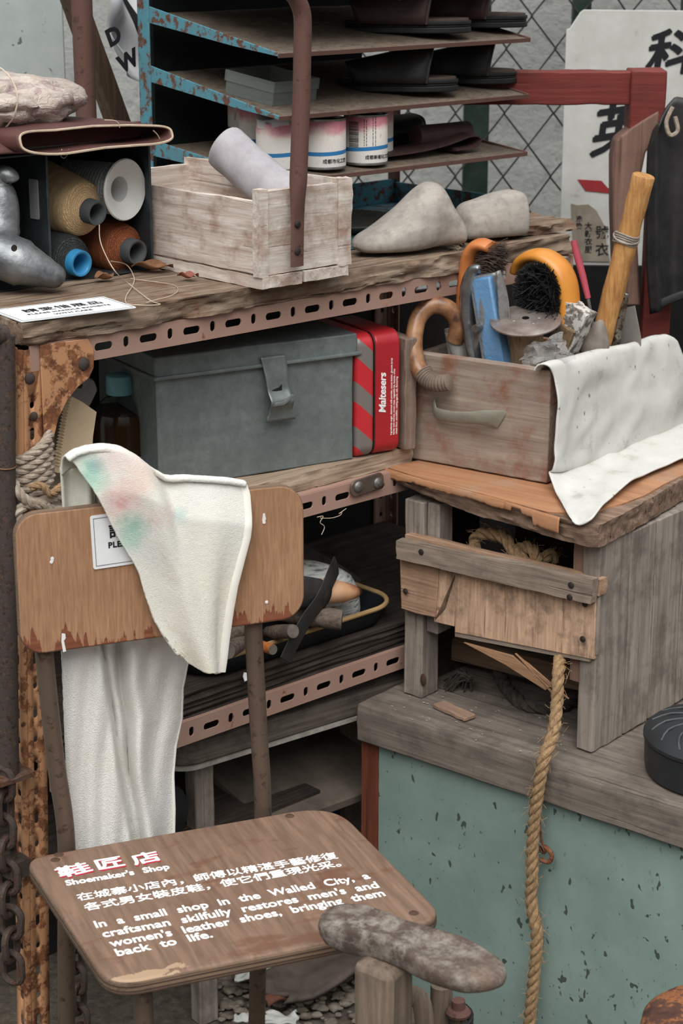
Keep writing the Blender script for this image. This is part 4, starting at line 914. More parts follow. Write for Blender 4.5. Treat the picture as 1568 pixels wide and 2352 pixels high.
# ---------------------------------------------------------------- things on the lowest shelf
ZL = .535
TR = SH.sub(.27, .01, ZL, 0)
tray = thing('oval_tray', 'black tray with tan rim on the lowest shelf', 'tray', TR)
TAN = plain('tan_rim', 'b39468', '8f7350', .6, sc=20); TRB = plain('black_enamel', '1b1f22', '141719', .5, sc=20)
O_ = rrect(0, .412, 0, .2, .06, 10)
def ringat(s, z): return [V((.206 + (x - .206) * s, .1 + (y - .1) * s, z)) for x, y in O_]
bm = B(); loft(bm, [ringat(.0, .002), ringat(.9, .002), ringat(.94, .006), ringat(1, .031), ringat(.985, .031), ringat(.92, .008), ringat(0, .005)], caps=False); mk('pan', bm, TRB, tray)
bm = B(); tube(bm, ringat(.995, .032), .0038, 8, closed=True); mk('rim', bm, TAN, tray, 'tan rim')
GRIN = Mat('striped_grey_felt', .95, 0, .1); _n = GRIN.noise(GRIN.vec((40, 40, 300)), 1, 5, .6); GRIN.color(GRIN.ramp(_n, [(.34, '585b5b'), (.48, 'b6b8b5'), (.7, 'd6d6d0')])); GRIN.bump(_n, .6, .002)
GW = SH.sub(.582, .108, ZL + .008, 0)
bm = B(); lathe(bm, [(0, .085), (.02, .084), (.04, .078), (.058, .066), (.07, .045), (.073, .02), (.07, 0), (0, 0)], 40)
for v_ in bm.verts: v_.co.z += .012 * (v_.co.x / .1) * -1; v_.co += noise.noise_vector(v_.co * 25) * .004
one('felt_disc', bm, GRIN.m, GW, 'grey striped felt buffing pad lying in the black tray', 'pad')
LB = SH.sub(.36, .19, ZL + .01, 0)
bm = B(); P_ = [LB.ony(x, y, 0) for x, y in ((640, 1215), (700, 1250), (770, 1290), (830, 1330), (800, 1400), (640, 1400))]; prism(bm, [tuple(p.xz) for p in P_], -.01, .002, XZ); one('dark_leather_sheet', bm, plain('grey_brown_leather', '5b5450', '45403c', .8, sc=20), LB, 'stiff grey brown leather sheet leaning at the back of the tray', 'leather', bevel=.003)

# sandal held by black straps, lying on the tray
SD = SH.sub(.4, .012, 0, 0)
sandal = thing('sandal', 'pointed tan leather sole with black straps on the tray behind the chair back', 'sandal', SD)
SOLET = Mat('scorched_tan_leather', .55, 0, .3); _x = SOLET.xyz(); SOLET.color(SOLET.ramp(SOLET.math('ADD', SOLET.math('MULTIPLY_ADD', _x[0], 9, -1.25), SOLET.noise(SOLET.tc, 30, 4)), [(.3, 'd3a988'), (.62, 'c99a75'), (.86, '8d5a3c'), (1.0, '43291d')]))
e0 = SD.ony(829, 1358, 0); s0 = SD.ony(600, 1370, 0)
bm = B(); loft(bm, [[V((s0.x + (e0.x - s0.x) * t, .024 * wv * math.cos(a) , (s0.z + (e0.z - s0.z) * t + .008 * (1 - t)) + hv * math.sin(a))) for a in [R(15 * k) for k in range(24)]] for t, wv, hv in ((0, 1.1, .018), (.3, 1.15, .019), (.55, 1.15, .02), (.75, 1.0, .018), (.9, .65, .012), (.98, .3, .006), (1.0, .08, .002))])
mk('sole', bm, SOLET.m, sandal, 'tan sole scorched dark at the toe')
bm = B(); L1 = [SD.ony(x, y, -.028) for x, y in ((640, 1330), (690, 1322), (735, 1330), (760, 1345))]; L2 = [SD.ony(x, y, -.028) for x, y in ((690, 1400), (700, 1398), (715, 1396), (742, 1396))]
cfs = coons(L1, L2, [L1[0], L2[0]], [L1[-1], L2[-1]]); sheet(bm, lambda s, t: cfs(s, t) + V((0, -.006 * math.sin(math.pi * t), 0)), 8, 8); mk('strap', bm, BLACKLEATHER, sandal, solid=.004)
bm = B(); tube(bm, spline([SD.ony(x, y, b) for x, y, b in ((772, 1298, -.012), (758, 1330, -.03), (735, 1380, -.034), (706, 1420, -.034), (680, 1465, -.036), (655, 1516, -.036))], 6), .0024, 10, flat=6.8, up=(0, 1, 0)); mk('strap', bm, BLACKLEATHER, sandal)
ENDW = plain('cut_wood_end', '6f675f', '544d47', .9, sc=60)
def handle(name, x0, y0, b0, x1, y1, b1, r, label, mat=W_HANDLE, endm=True):
    p, q = SH.ony(x0, y0, b0), SH.ony(x1, y1, b1); fr = SH.sub(p.x, p.y, p.z); i = fr.i @ SH.w(*q); t = thing(name, label, 'tool', fr, 'tools lying on the tray')
    bm = B(); n = 10; tube(bm, [i * (k / n) for k in range(n + 1)], [r * (.8 + .2 * min(1, k / 4)) for k in range(n)] + [r * .96], 18); mk('handle', bm, mat, t)
    bm = B(); d_ = i.normalized(); tube(bm, [i, i + d_ * .0012], r * .93, 18); mk('end_grain', bm, ENDW, t); return t
handle('hammer', 610, 1400, .05, 783, 1424, -.035, .0158, 'thick dark hammer handle jutting over the tray rim')
handle('hand_tool', 615, 1452, .03, 672, 1450, -.035, .0108, 'shorter dark tool handle under the black strap')
handle('hand_tool', 560, 1470, .0, 522, 1495, -.05, .0125, 'round grey tool end peeping right of the towel hem')
handle('hand_tool', 585, 1432, .02, 500, 1470, -.03, .0125, 'dark tool shaft just under the chair back edge')
handle('awl', 560, 1470, .04, 626, 1492, -.034, .008, 'small orange brown awl handle behind the chair tube', wood('orange_handle', 'b8703c', '8a4d28', 0, None, 0, 1.5))

wc_ = SH.onz(566, 1556, ZL); scr = SH.sub(wc_.x, wc_.y, ZL, 20)
bm = B(); prism(bm, [(-.012, -.004), (.008, -.006), (.011, .003), (.002, .008), (-.006, .004)], .0005, .002, Mx.Rotation(R(35), 4, 'X')); one('paper_chip', bm, CARD, scr, 'tiny white paper chip on the lowest shelf edge beside the chair tube', 'chip')

# under the lowest shelf
UW = wood('grey_stool_wood', '7a7067', '4f4740', 0, '3b3531', .5, .9, bump=.5)
US = SH.sub(.285, .05, 0, -5)
ust = thing('wooden_stool', 'low grey wooden stool with rounded top under the lowest shelf', 'stool', US)
bm = B(); prism(bm, rrect(-.03, .5, 0, .26, .045, 8), .392, .43); mk('seat', bm, UW, ust, bevel=.004)
bm = B(); prism(bm, rrect(-.032, .502, -.002, .262, .046, 8), .386, .392); mk('edge_trim', bm, plain('pale_edge', 'b9b2a8', '8d867c', .8), ust)
for x in (.025, .455):
    for y in (.03, .2):
        bm = B(); rough(bm, x, x + .034, y, y + .03, G0, .387, (3, 3, 20), .001, 60, 3); mk('leg', bm, W_GREYZ, ust, bevel=.003)
bm = B(); prism(bm, [(0, 0), (.28, 0), (.28, .27), (.02, .27)], 0, .016, Mx.Rotation(R(9), 4, 'X')); one('leaning_board', bm, plain('dusty_board', '6d6258', '4d453e', .9, sc=16), SH.sub(.42, .035, .24, -3), 'dusty board lying askew beneath the low stool', 'board', bevel=.002)
bm = B(); blob(bm, (0, 0, .06), (.1, .06, .07), .25, 10, 4, 32); one('dark_sack', bm, plain('black_sack', '242525', '191a1a', .8, sc=14), SH.sub(.2, .09, .26), 'slumped black sack under the shelf beside the stool leg', 'sack', smooth=60)
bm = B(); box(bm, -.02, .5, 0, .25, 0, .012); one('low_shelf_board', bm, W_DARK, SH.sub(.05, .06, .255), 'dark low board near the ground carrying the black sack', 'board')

# ---------------------------------------------------------------- bench
bench = thing('bench', 'low bench with worn grey top and green painted panel at the right', 'bench', BE)
def wear(p, i, j, k):
    if j < .05 and k > .9: p.z -= .0035 * max(0, noise.noise(V((p.x * 30, 1, 2)))) ; p.y += .002
    return p
bm = B(); rough(bm, 0, .95, 0, .44, .369, .43, (110, 50, 8), .0012, 40, 7, (.3, 1, 1), fn=wear); mk('top', bm, W_BENCH, bench, bevel=.002)
PANEL = Mat('scarred_green_paint', .6, 0, .3); _a = PANEL.noise(PANEL.vec((1.6, 1, 1), (0, R(12), 0)), 36, 2, .5, .2); _b = PANEL.noise(PANEL.tc, 6, 8, .65); _x = PANEL.xyz(); _d = PANEL.noise(PANEL.vec((1, 1, .35)), 90, 5, .7); _f = PANEL.noise(PANEL.vec((1.3, 1, .8), (0, R(10), 0), (3, 3, 3)), 95, 2, .5)
_c = PANEL.ramp(_b, [(.3, '71857f'), (.6, '83978f'), (.75, '8ba198')]); _c = PANEL.mix(PANEL.ramp(_d, [(.63, 0.), (.7, .5)]), _c, '5c6a66')
_k = PANEL.math('MULTIPLY', PANEL.ramp(_a, [(.675, 0.), (.7, .9)]), PANEL.math('GREATER_THAN', _x[2], .02)); _c = PANEL.mix(PANEL.math('MULTIPLY', PANEL.ramp(_f, [(.7, 0.), (.72, .85)]), PANEL.ramp(PANEL.noise(PANEL.tc, 5, 2), [(.4, 0.), (.5, 1.)])), _c, '47514d'); PANEL.color(PANEL.mix(_k, _c, '3a423f')); PANEL.bump(PANEL.math('MULTIPLY', _k, -1), .4, .002); PANEL = PANEL.m
bm = B(); box(bm, .032, .95, .015, .03, G0, .369); pn = mk('panel', bm, PANEL, bench, 'green painted panel')
REDB = wood('red_brown_post', '7a4534', '5b3024', 2, '4a2a20', .3, .8, .6)
bm = B(); rough(bm, -.002, .032, .014, .05, G0, .369, (3, 3, 24), .0008, 40, 2); mk('corner_post', bm, REDB, bench, 'red brown corner post')
bm = B(); box(bm, .0, .03, .05, .43, G0, .369); mk('side_panel', bm, REDB, bench)
hk = [BE.ony(x, y, b) for x, y, b in ((1238, 1795, -.002), (1237, 1850, .004), (1240, 1900, .008), (1245, 1935, .01), (1249, 1948, .008))]
HOOKM = rusty('rusty_hook', '7a5341', '8a5438', '43291f', .6, 120)
bm = B(); tube(bm, spline(hk, 5), .0017, 6); tube(bm, spline([BE.ony(x, y, b) for x, y, b in ((1243, 1950, .014), (1249, 1944, .0), (1262, 1955, -.006), (1267, 1968, -.006), (1260, 1980, -.006), (1245, 1976, -.006), (1241, 1971, -.006))], 6), .0034, 8); mk('hook', bm, HOOKM, bench, 'rusty iron hook')
bm = B(); screw_head(bm, BE.ony(1247, 1950, .0148), .007, .002); mk('hook_plate', bm, HOOKM, bench)
bm = B(); rough(bm, -.036, .036, -.012, .012, 0, .006, (16, 6, 2), .0012, 60, 3); cp = BE.onz(1042, 1638, .4305); one('wood_chip', bm, wood('chip_wood', '9c826f', '7a6354', 0), BE.sub(cp.x, cp.y, .4312, -11), 'flat pale wood chip lying on the bench top', 'wood chip', bevel=.001)
random.seed(11); bm = B()
for i in range(70):
    p = BE.onz(random.uniform(900, 1300), random.uniform(1590, 1740), .4312)
    if 0 < p.y < .3: blob(bm, p, (random.uniform(.0006, .003), random.uniform(.0005, .0015), .0006), .3, 300, i, 6)
one('paint_flakes', bm, plain('pale_flakes', 'b5aca0', '8d8378', .9), Frame(BE.o.x, BE.o.y, 0, BE.yaw), 'pale flakes and crumbs scattered on the bench top', 'crumbs', kind='stuff')

# rough wooden stand on the bench
STF = BE.sub(.02, .07, .431, 0)
stand = thing('wooden_stand', 'rough grey wooden stand nailed from old boards on the bench', 'stand', STF)
s = lambda x, y, b=0: STF.ony(x, y, b)
ht = .318
ws_ = [.0, .085, .155, .235, .32]
for k in range(4):
    bm = B(); rough(bm, .335 + .001 * (k % 2), .363, .002 + ws_[k], ws_[k + 1], 0.001 * k, ht, (3, 8, 34), .0013, 50, 20 + k, (1, 1, .25)); mk('side_plank', bm, W_GREYZ, stand, bevel=.002)
bm = B(); rough(bm, .01, .046, .008, .05, 0, ht, (4, 5, 34), .0012, 50, 31, (1, 1, .25)); lp = mk('upright', bm, W_GREYZ, stand, bevel=.002)
bm = B(); blob(bm, s(972, 1562, .0065), (.006, .002, .011), .2, 60, 1, 12); mk('knot_hole', bm, plain('dark_knot', '4d392e', '33251e', .9), lp)
bm = B(); rough(bm, .048, .07, .014, .05, .11, ht, (3, 4, 20), .0012, 50, 32, (1, 1, .25)); mk('upright', bm, W_GREYZ, stand, bevel=.002)
bm = B(); rough(bm, .0, .012, .05, .2, 0, ht, (2, 8, 20), .001, 50, 33); mk('side_plank', bm, W_DARK, stand)
bm = B(); rough(bm, .314, .335, .01, .05, .1, ht, (3, 4, 20), .001, 50, 34); mk('upright', bm, wood('reddish_upright', '8f7263', '6c5448', 2), stand, bevel=.001)
bm = B(); box(bm, .012, .335, .3, .31, 0, ht); mk('dark_backing', bm, W_DARK, stand)
f_ = lambda L, b=0: [tuple(s(x, y, b).xz) for x, y in L]
bm = B(); prism(bm, f_([(1045, 1300), (1368, 1372), (1364, 1515), (1250, 1492), (1045, 1452)], -.006), .0, .007, XZ); mk('front_board', bm, W_PALEZ, stand, 'stained plywood front board', bevel=.0008)
bm = B(); prism(bm, f_([(1050, 1300), (1366, 1372), (1360, 1518), (1250, 1498), (1050, 1460)], .002), .0, .005, XZ); mk('backing_ply', bm, W_GREYX, stand, bevel=.0008)
bm = B(); prism(bm, f_([(1355, 1340), (1370, 1340), (1366, 1508), (1352, 1512)], -.012), .0, .004, XZ); mk('edge_strip', bm, W_GREYZ, stand, bevel=.0008)
bm = B(); prism(bm, f_([(921, 1250), (1012, 1300), (1004, 1417), (960, 1408), (925, 1396)], -.004), 0, .009, XZ); mk('front_board', bm, W_PALEX, stand, 'short pale board', bevel=.0015)
bm = B(); prism(bm, f_([(1008, 1290), (1060, 1300), (1050, 1436), (1003, 1425), (1006, 1388), (1025, 1392), (1040, 1385), (1030, 1398), (1008, 1400)], .002), 0, .006, XZ); mk('front_board', bm, W_PALEZ, stand, 'cracked pale board', bevel=.0008)
bm = B(); m = Mx.Translation(s(920, 1262, -.012)) @ Mx.Rotation(R(0), 4, 'Y'); a, b = s(920, 1255, -.012), s(1368, 1355, -.012)
rough(bm, a.x, b.x, -.024, -.008, a.z - .016, a.z + .012, (60, 3, 6), .0022, 50, 40, (.2, 1, 1), fn=lambda p, i, j, k: V((p.x, p.y, p.z + (b.z - a.z) * i + (.006 * i if k > .5 else -.002 * i)))); mk('top_strip', bm, W_GREYX, stand, 'silvery grey upper strip', smooth=60)
bm = B(); rough(bm, a.x + .004, b.x + .003, -.006, .012, a.z - .006, a.z + .018, (50, 3, 5), .002, 50, 41, (.2, 1, 1), fn=lambda p, i, j, k: V((p.x, p.y, p.z + (b.z - a.z - .004) * i))); mk('top_strip', bm, W_PALEX, stand, 'pale inner strip', smooth=60)
for x, y in ((967, 1268), (930, 1278), (931, 1358), (1311, 1344), (1308, 1372), (1343, 1387), (1338, 1468)):
    bm = B(); screw_head(bm, s(x, y, -.0245 if y < 1375 and x not in (930, 931) else -.0135), .0048, .0016); mk('nail', bm, DARKSTEEL, stand)
bm = B(); a, b = s(1030, 1490, .13), s(1340, 1565, .13); rough(bm, a.x, b.x, .13, .145, a.z - .018, a.z + .018, (20, 2, 4), .001, 40, 44, fn=lambda p, i, j, k: V((p.x, p.y, p.z + (b.z - a.z) * i))); mk('inner_slat', bm, wood('inner_slat_wood', '8e745f', '6a5545', 0), stand, bevel=.001)
SPL = wood('fresh_splinter', 'a98465', '80614a', 0)
bm = B(); prism(bm, f_([(1095, 1462), (1205, 1492), (1290, 1562), (1282, 1570), (1190, 1512)], .03), 0, .004, XZ); mk('splinter', bm, SPL, stand)
bm = B(); prism(bm, f_([(1205, 1490), (1225, 1508), (1300, 1590), (1288, 1580)], .022), 0, .004, XZ); prism(bm, f_([(1215, 1496), (1240, 1514), (1330, 1592), (1300, 1575)], .026), 0, .003, XZ); mk('splinter', bm, SPL, stand)

# thick seat board on the stand, its veneer peeling
ZB = .787
BF = BE.sub(.19, .07, ZB - .034, 0)
btop = thing('thick_board', 'thick worn orange brown board with broken edges on the wooden stand', 'board', BF)
ol = [(-.2, .012), (-.207, .022), (-.19, .08), (-.13, .37), (.165, .37), (.17, .29), (.19, .14), (.205, -.02), (.19, -.03), (.15, -.028), (.1, -.02), (.04, -.012), (-.05, -.004), (-.13, .002)]
def worn_slab(bm, outline, z0, z1, amp, seed, nz=6, step=.006, under=None):
    P = [V((x, y, 0)) for x, y in outline]; P = resample(P + [P[0]], step)[:-1]; rings = []
    for k in range(nz + 1):
        f2 = k / nz; r = []
        for p in P:
            n_ = amp * (noise.noise(V((p.x * 12, p.y * 12, f2 * 3 + seed))) + .7 * noise.noise(V((p.x * 40, p.y * 40, f2 * 9 + seed))) + .4 * noise.noise(V((p.x * 120, p.y * 120, f2 * 18 + seed))))
            q = V((p.x * (1 + n_ * 3), p.y + n_ * (1 if p.y < .14 else -1), z0 + (z1 - z0) * f2))
            if under: q = under(q, f2)
            r.append(q)
        rings.append(r)
    loft(bm, rings, caps=True); return bm
W_SLAB = wood('broken_slab_wood', '9a8170', '64503f', 0, '3d2f27', .5, .9, bump=.9, ca=.8, along_=10, across=110)
bm = B(); worn_slab(bm, ol, 0, .034, .0045, 3, 8, under=lambda q, f2: V((q.x, q.y + (.004 * (1 - f2)), q.z + (.02 * max(0, (-q.x - .02) / .18) ** 1.2 * (1 - f2) if q.y < .1 else 0)))); mk('core', bm, W_SLAB, btop, smooth=40)
W_VEN = wood('orange_varnished_veneer', 'b98864', '986c50', 0, 'a8937f', .45, .6, .45, .3, ca=.25, across=110)
ov = [(-.2, .016), (-.206, .024), (-.188, .08), (-.128, .365), (.161, .365), (.166, .29), (.172, .2), (.18, .14), (.178, .08), (.17, .05), (.172, .02), (.15, -.0), (.12, -.023), (.1, -.021), (.04, -.013), (-.05, -.005), (-.13, .001)]
bm = B(); worn_slab(bm, ov, .034, .0365, .0015, 9, 1); mk('veneer', bm, W_VEN, btop, 'orange varnished veneer', smooth=40)
fe = [V((x, y, 0)) for x, y in ((-.2, .012), (-.13, .0), (-.05, -.006), (.04, -.014), (.1, -.0225), (.148, -.03))]
def lip(s_, t_):
    p = along(fe, s_); h = .011 + .004 * noise.noise(V((s_ * 7, 1, 4))) + .0025 * noise.noise(V((s_ * 40, 2, 4))) + .012 * (max(0, s_ - .86) > 0) - .006 * (.74 < s_ < .8)
    return V((p.x, p.y - .0035 - .002 * math.sin(t_ * 2.5) - .002 * (s_ > .7), .0372 - h * t_ + .001 * (1 - t_) * 0))
bm = B(); sheet(bm, lip, 140, 6); mk('veneer_lip', bm, W_VEN, btop, 'broken lip of veneer', solid=.002)

# knotted hemp rope inside the stand, rope hanging from it, dark rope
RI = Frame(STF.o.x, STF.o.y, 0, STF.yaw)
s2 = lambda x, y, b=0: RI.ony(x, y, b)
bm = B(); pts = [s2(*q_) for q_ in ((1095, 1262, .045), (1088, 1248, .05), (1100, 1228, .05), (1130, 1226, .05), (1158, 1236, .045), (1175, 1258, .04), (1195, 1280, .03), (1215, 1296, .03), (1232, 1285, .035), (1222, 1262, .045), (1200, 1256, .05), (1190, 1275, .04), (1205, 1295, .025), (1225, 1300, .03), (1245, 1290, .05), (1262, 1270, .06), (1275, 1285, .07))]
rope(bm, spline(pts, 8), .0095, .06, fuzz=160, seed=4); one('rope_knot', bm, ROPE, RI, 'knotted loop of hemp rope in the upper opening of the stand', 'rope')
HR = Frame(STF.o.x, STF.o.y, 0, STF.yaw)
pts = [HR.ony(*q_) for q_ in ((1296, 1465, .05), (1288, 1490, .03), (1284, 1530, -.02), (1280, 1570, -.035), (1279, 1610, -.04), (1271, 1680, -.062), (1250, 1740, -.085), (1238, 1800, -.09), (1228, 1870, -.088), (1222, 1950, -.086), (1222, 2010, -.085), (1219, 2060, -.083), (1226, 2110, -.083), (1233, 2150, -.083), (1227, 2230, -.083), (1220, 2300, -.083), (1214, 2380, -.083), (1212, 2480, -.083))]
bm = B(); rope(bm, spline(pts, 10), .0092, .05, fuzz=420, seed=9, n=8); one('hanging_rope', bm, ROPE, HR, 'hemp rope hanging out of the stand down over the green panel', 'rope')
DKROPE = plain('dark_tarred_rope', '4b443e', '302b27', .95, sc=120, bump=.6, fine=700)
pts = [BE.onz(x, y, .43 + z) for x, y, z in ((1135, 1495, .035), (1142, 1530, .02), (1160, 1575, .01), (1195, 1612, .01), (1240, 1625, .01), (1290, 1622, .01), (1325, 1600, .01))]
bm = B(); rope(bm, spline(pts, 8), .011, .06, fuzz=80, seed=2); one('dark_rope', bm, DKROPE, Frame(BE.o.x, BE.o.y, 0, BE.yaw), 'dark tarred rope lying on the bench inside the stand', 'rope')
random.seed(5); bm = B(); a = BE.onz(1078, 1560, .455); 
for i in range(60):
    b = BE.onz(random.uniform(1018, 1085), random.uniform(1562, 1590), .432); mid = (a + b) / 2 + V((0, 0, random.uniform(.005, .02))); tube(bm, spline([a + V((random.uniform(-.006, .006), random.uniform(-.006, .006), random.uniform(-.004, .006))), mid, b], 3), .0011, 4)
one('frayed_rope_end', bm, DKROPE, Frame(BE.o.x, BE.o.y, 0, BE.yaw), 'frayed dark rope end spread on the bench beside the left upright', 'rope')

# black round cushion
cc = BE.onz(1662, 1690, .487)
CU = BE.sub(cc.x, cc.y, .431, 0)
cush = thing('round_cushion', 'black round rubber cushion with swirled ridges on the bench end', 'cushion', CU)
RUB = plain('black_moulded_rubber', '2b2e30', '222426', .5, 0, .4, 20, .1)
bm = B(); lathe(bm, [(0, 0), (.1, 0), (.108, .004), (.11, .015), (.111, .05), (.108, .052), (0, .052)], 72); mk('base', bm, RUB, cush)
bm = B(); lathe(bm, [(.111, .051), (.113, .053), (.113, .058), (.106, .065), (.09, .069), (.06, .071), (.03, .07), (.012, .066), (0, .066)], 72); mk('pad', bm, RUB, cush)
bm = B()
for k in range(17):
    a = 2 * math.pi * k / 17; P = []
    for i in range(9):
        f2 = i / 8; r_ = .02 + .083 * f2; aa = a + .9 * f2; P.append(V((r_ * math.cos(aa), r_ * math.sin(aa), .0695 + .002 - .006 * max(0, f2 - .75) * 4 * f2)))
    tube(bm, P, .0015, 6)
mk('ridges', bm, plain('worn_ridge', '55585a', '3c3f41', .5), cush)

# ---------------------------------------------------------------- drawer of tools
o_ = BE.onz(920, 1050, ZB + .003)
DRF = BE.sub(o_.x, o_.y, ZB + .0045, 3.8)
drawer = thing('drawer_of_tools', 'worn wooden drawer full of tools on the thick board', 'drawer', DRF)
dw, dh, dd = .262, .171, .285
bm = B(); rough(bm, 0, dw, 0, .018, 0, dh, (30, 3, 20), .0008, 40, 3, fn=lambda p, i, j, k: V((p.x, p.y, p.z - .003 * (1 - i) * k))); mk('front_panel', bm, W_DRAWER, drawer, bevel=.002)
bm = B(); rough(bm, dw - .012, dw - .0005, .018, dd, .004, dh - .012, (3, 20, 14), .0008, 40, 4); mk('side_panel', bm, W_DRAWER, drawer, bevel=.001)
bm = B(); rough(bm, .0005, .012, .018, dd, .004, dh - .012, (3, 20, 14), .0008, 40, 5); mk('side_panel', bm, W_DRAWER, drawer, bevel=.001)
bm = B(); rough(bm, .012, dw - .012, dd - .012, dd, .004, dh - .02, (10, 3, 10), .0008, 40, 6); mk('back_panel', bm, W_DRAWER, drawer)
bm = B(); box(bm, .012, dw - .012, .018, dd - .012, .004, .009); mk('bottom', bm, W_DARK, drawer)
D = lambda x, y, b: DRF.ony(x, y, b)
OLIVE = plain('olive_grey_paint', '9b9a8a', '86857a', .5, .1, .4, 40, .05)
hp_ = [D(996, 928, -.0), D(997, 936, -.014), D(1004, 950, -.02), (D(1040, 958, -.022)), D(1085, 960, -.022), D(1120, 958, -.018), D(1145, 962, -.005), D(1152, 964, -.001)]
rr_ = [(.0024, .009), (.0024, .0105), (.0026, .0105), (.0028, .01), (.0028, .0105), (.0026, .0115), (.0024, .0145), (.002, .016)]
bm = B(); P = spline(hp_, 6); N = len(P); RR = [tuple(x * (1 - (i / (N - 1) * 7 - int(min(6, i / (N - 1) * 7)))) + y * (i / (N - 1) * 7 - int(min(6, i / (N - 1) * 7))) for x, y in zip(rr_[int(min(6, i / (N - 1) * 7))], rr_[int(min(6, i / (N - 1) * 7)) + 1])) for i in range(N)]
fr_up = (0, -1, 0); tube(bm, P, RR, 14, up=fr_up); mk('handle', bm, OLIVE, drawer, 'olive grey bow handle')

def tool(name, label, px, py, b, group=None, cat='tool'):
    p = D(px, py, b); fr = DRF.sub(p.x, 0, .012); return thing(name, label, cat, fr, group), fr
GT = 'tools standing in the drawer'
# curved cane handle hooked over the drawer front
t, fr = tool('curved_cane_handle', 'brown curved cane handle with wrapped end hooked over the drawer front', 1000, 800, .0, GT)
CANE = Mat('polished_cane', .35, 0, .5); _n = CANE.noise(CANE.tc, 30, 8, .6); CANE.color(CANE.ramp(_n, [(.34, '4a3127'), (.5, '8f6547'), (.72, 'b58b63')])); CANE = CANE.m
L_ = [(1045, 780, .05), (1052, 750, .045), (1042, 722, .04), (1018, 704, .03), (988, 704, .018), (962, 728, .004), (952, 765, -.008), (951, 805, -.016), (958, 840, -.02), (972, 862, -.022)]
bm = B(); tube(bm, spline([fr.ony(x, y, b - DRF.i.__matmul__(fr.o).y if False else b) for x, y, b in [(x, y, b) for x, y, b in L_]], 7), .0142, 16, flat=.92); mk('cane', bm, CANE, t, smooth=80)
bm = B(); P = spline([fr.ony(x, y, b) for x, y, b in ((970, 856, -.022), (985, 872, -.024), (1005, 880, -.024), (1032, 878, -.022))], 12); tube(bm, P, [.0155 - .002 * (i % 3 == 0) - .003 * i / len(P) for i in range(len(P))], 14); mk('wrapping', bm, plain('waxed_string_wrap', '8c7d70', '6a5c50', .8), t, 'string wrapping')
bm = B(); tube(bm, spline([fr.ony(x, y, b) for x, y, b in ((1038, 760, .052), (1050, 800, .055), (1062, 845, .06))], 4), .0125, 14); mk('ferrule', bm, plain('silvery_tape', 'b5b2ad', '8e8b86', .5, .3), t, 'silvery taped stem')

# brushes
def bristles(bm, pts, rnd, n, L, r, spread, dirv):
    for _ in range(n):
        p = pts(rnd.random(), rnd.random()); d_ = (V(dirv) + V((rnd.uniform(-1, 1), rnd.uniform(-1, 1), rnd.uniform(-1, 1))) * spread).normalized()
        tube(bm, [p, p + d_ * L * rnd.uniform(.5, .75), p + d_ * L * rnd.uniform(.85, 1.05) + V((0, 0, -.002))], r, 3, caps=False)
ORNG = plain('orange_lacquered_wood', 'd0824a', 'b96c3a', .35, 0, .5, 14, .03); AMBER = plain('amber_lacquered_wood', 'd9923c', 'c57d2e', .35, 0, .5, 14, .03)
t, fr = tool('hand_brush', 'orange handled hand brush with brown bristles in the drawer beside the pliers', 1080, 700, .07, GT, 'brush')
bm = B(); P = spline([fr.ony(x, y, .075) for x, y in ((1058, 820), (1062, 740), (1066, 680), (1072, 620), (1082, 582), (1102, 562), (1128, 568))], 6); tube(bm, P, [(.0125, .0125), (.0125, .013), (.012, .014), (.011, .016), (.0105, .02), (.01, .021), (.008, .018)], 16, up=(1, 0, 0)); mk('handle', bm, ORNG, t, smooth=80)
BRB = plain('brown_bristle', '5b4a3e', '372d27', .9, bump=0); BLB = plain('black_bristle', '1d1b1b', '111010', .7, bump=0)
rnd = random.Random(3); bm = B(); e0, e1 = fr.ony(1090, 640, .085), fr.ony(1112, 572, .085)
bristles(bm, lambda a, b: e0.lerp(e1, a) + V((0, (b - .5) * .04, 0)), rnd, 900, .036, .0005, .4, (1, .1, .15)); mk('bristles', bm, BRB, t)
rnd = random.Random(8); bm = B(); e0, e1 = fr.ony(1058, 640, .09), fr.ony(1066, 568, .09); bristles(bm, lambda a, b: e0.lerp(e1, a) + V((0, (b - .5) * .03, 0)), rnd, 240, .024, .0005, .4, (-1, .1, .25)); mk('bristles', bm, plain('pale_bristle', '8c7d6c', '6d6053', .9, bump=0), t)
t, fr = tool('shoe_brush', 'amber arched shoe brush with black bristles at the back of the drawer', 1250, 700, .13, GT, 'brush')
bk = [fr.ony(x, y, .13) for x, y in ((1300, 790), (1306, 740), (1307, 690), (1300, 645), (1282, 612), (1252, 590), (1222, 588), (1196, 602), (1182, 626))]
bm = B(); tube(bm, spline(bk, 7), [(.011, .024)] * 5 + [(.0105, .024), (.0095, .022), (.008, .018), (.006, .012)], 18, up=(0, 1, 0), flat=1) if False else tube(bm, spline(bk, 7), [(.024, .013)] * 5 + [(.024, .012), (.022, .0105), (.018, .009), (.012, .007)], 18, up=(0, 1, 0)); mk('back', bm, AMBER, t, smooth=80)
cen = fr.ony(1232, 668, .1); rnd = random.Random(6); bm = B()
face = [fr.ony(x, y, .118) for x, y in ((1292, 760), (1290, 690), (1278, 640), (1250, 612), (1215, 608), (1192, 625))]
for _ in range(500):
    a = rnd.random(); p = along(face, a) + V((0, rnd.uniform(-.016, .012), 0)); q_ = fr.ony(1232 + rnd.uniform(-46, 42), 680 + rnd.uniform(-62, 70), .085 + rnd.uniform(-.02, .02))
    d_ = (q_ - p); d_ = d_.normalized() * min(d_.length, .055) * rnd.uniform(.8, 1.05); tube(bm, [p, p + d_], .0007, 3, caps=False)
blob(bm, fr.ony(1234, 672, .105), (.034, .016, .04), .12, 60, 2, 24)
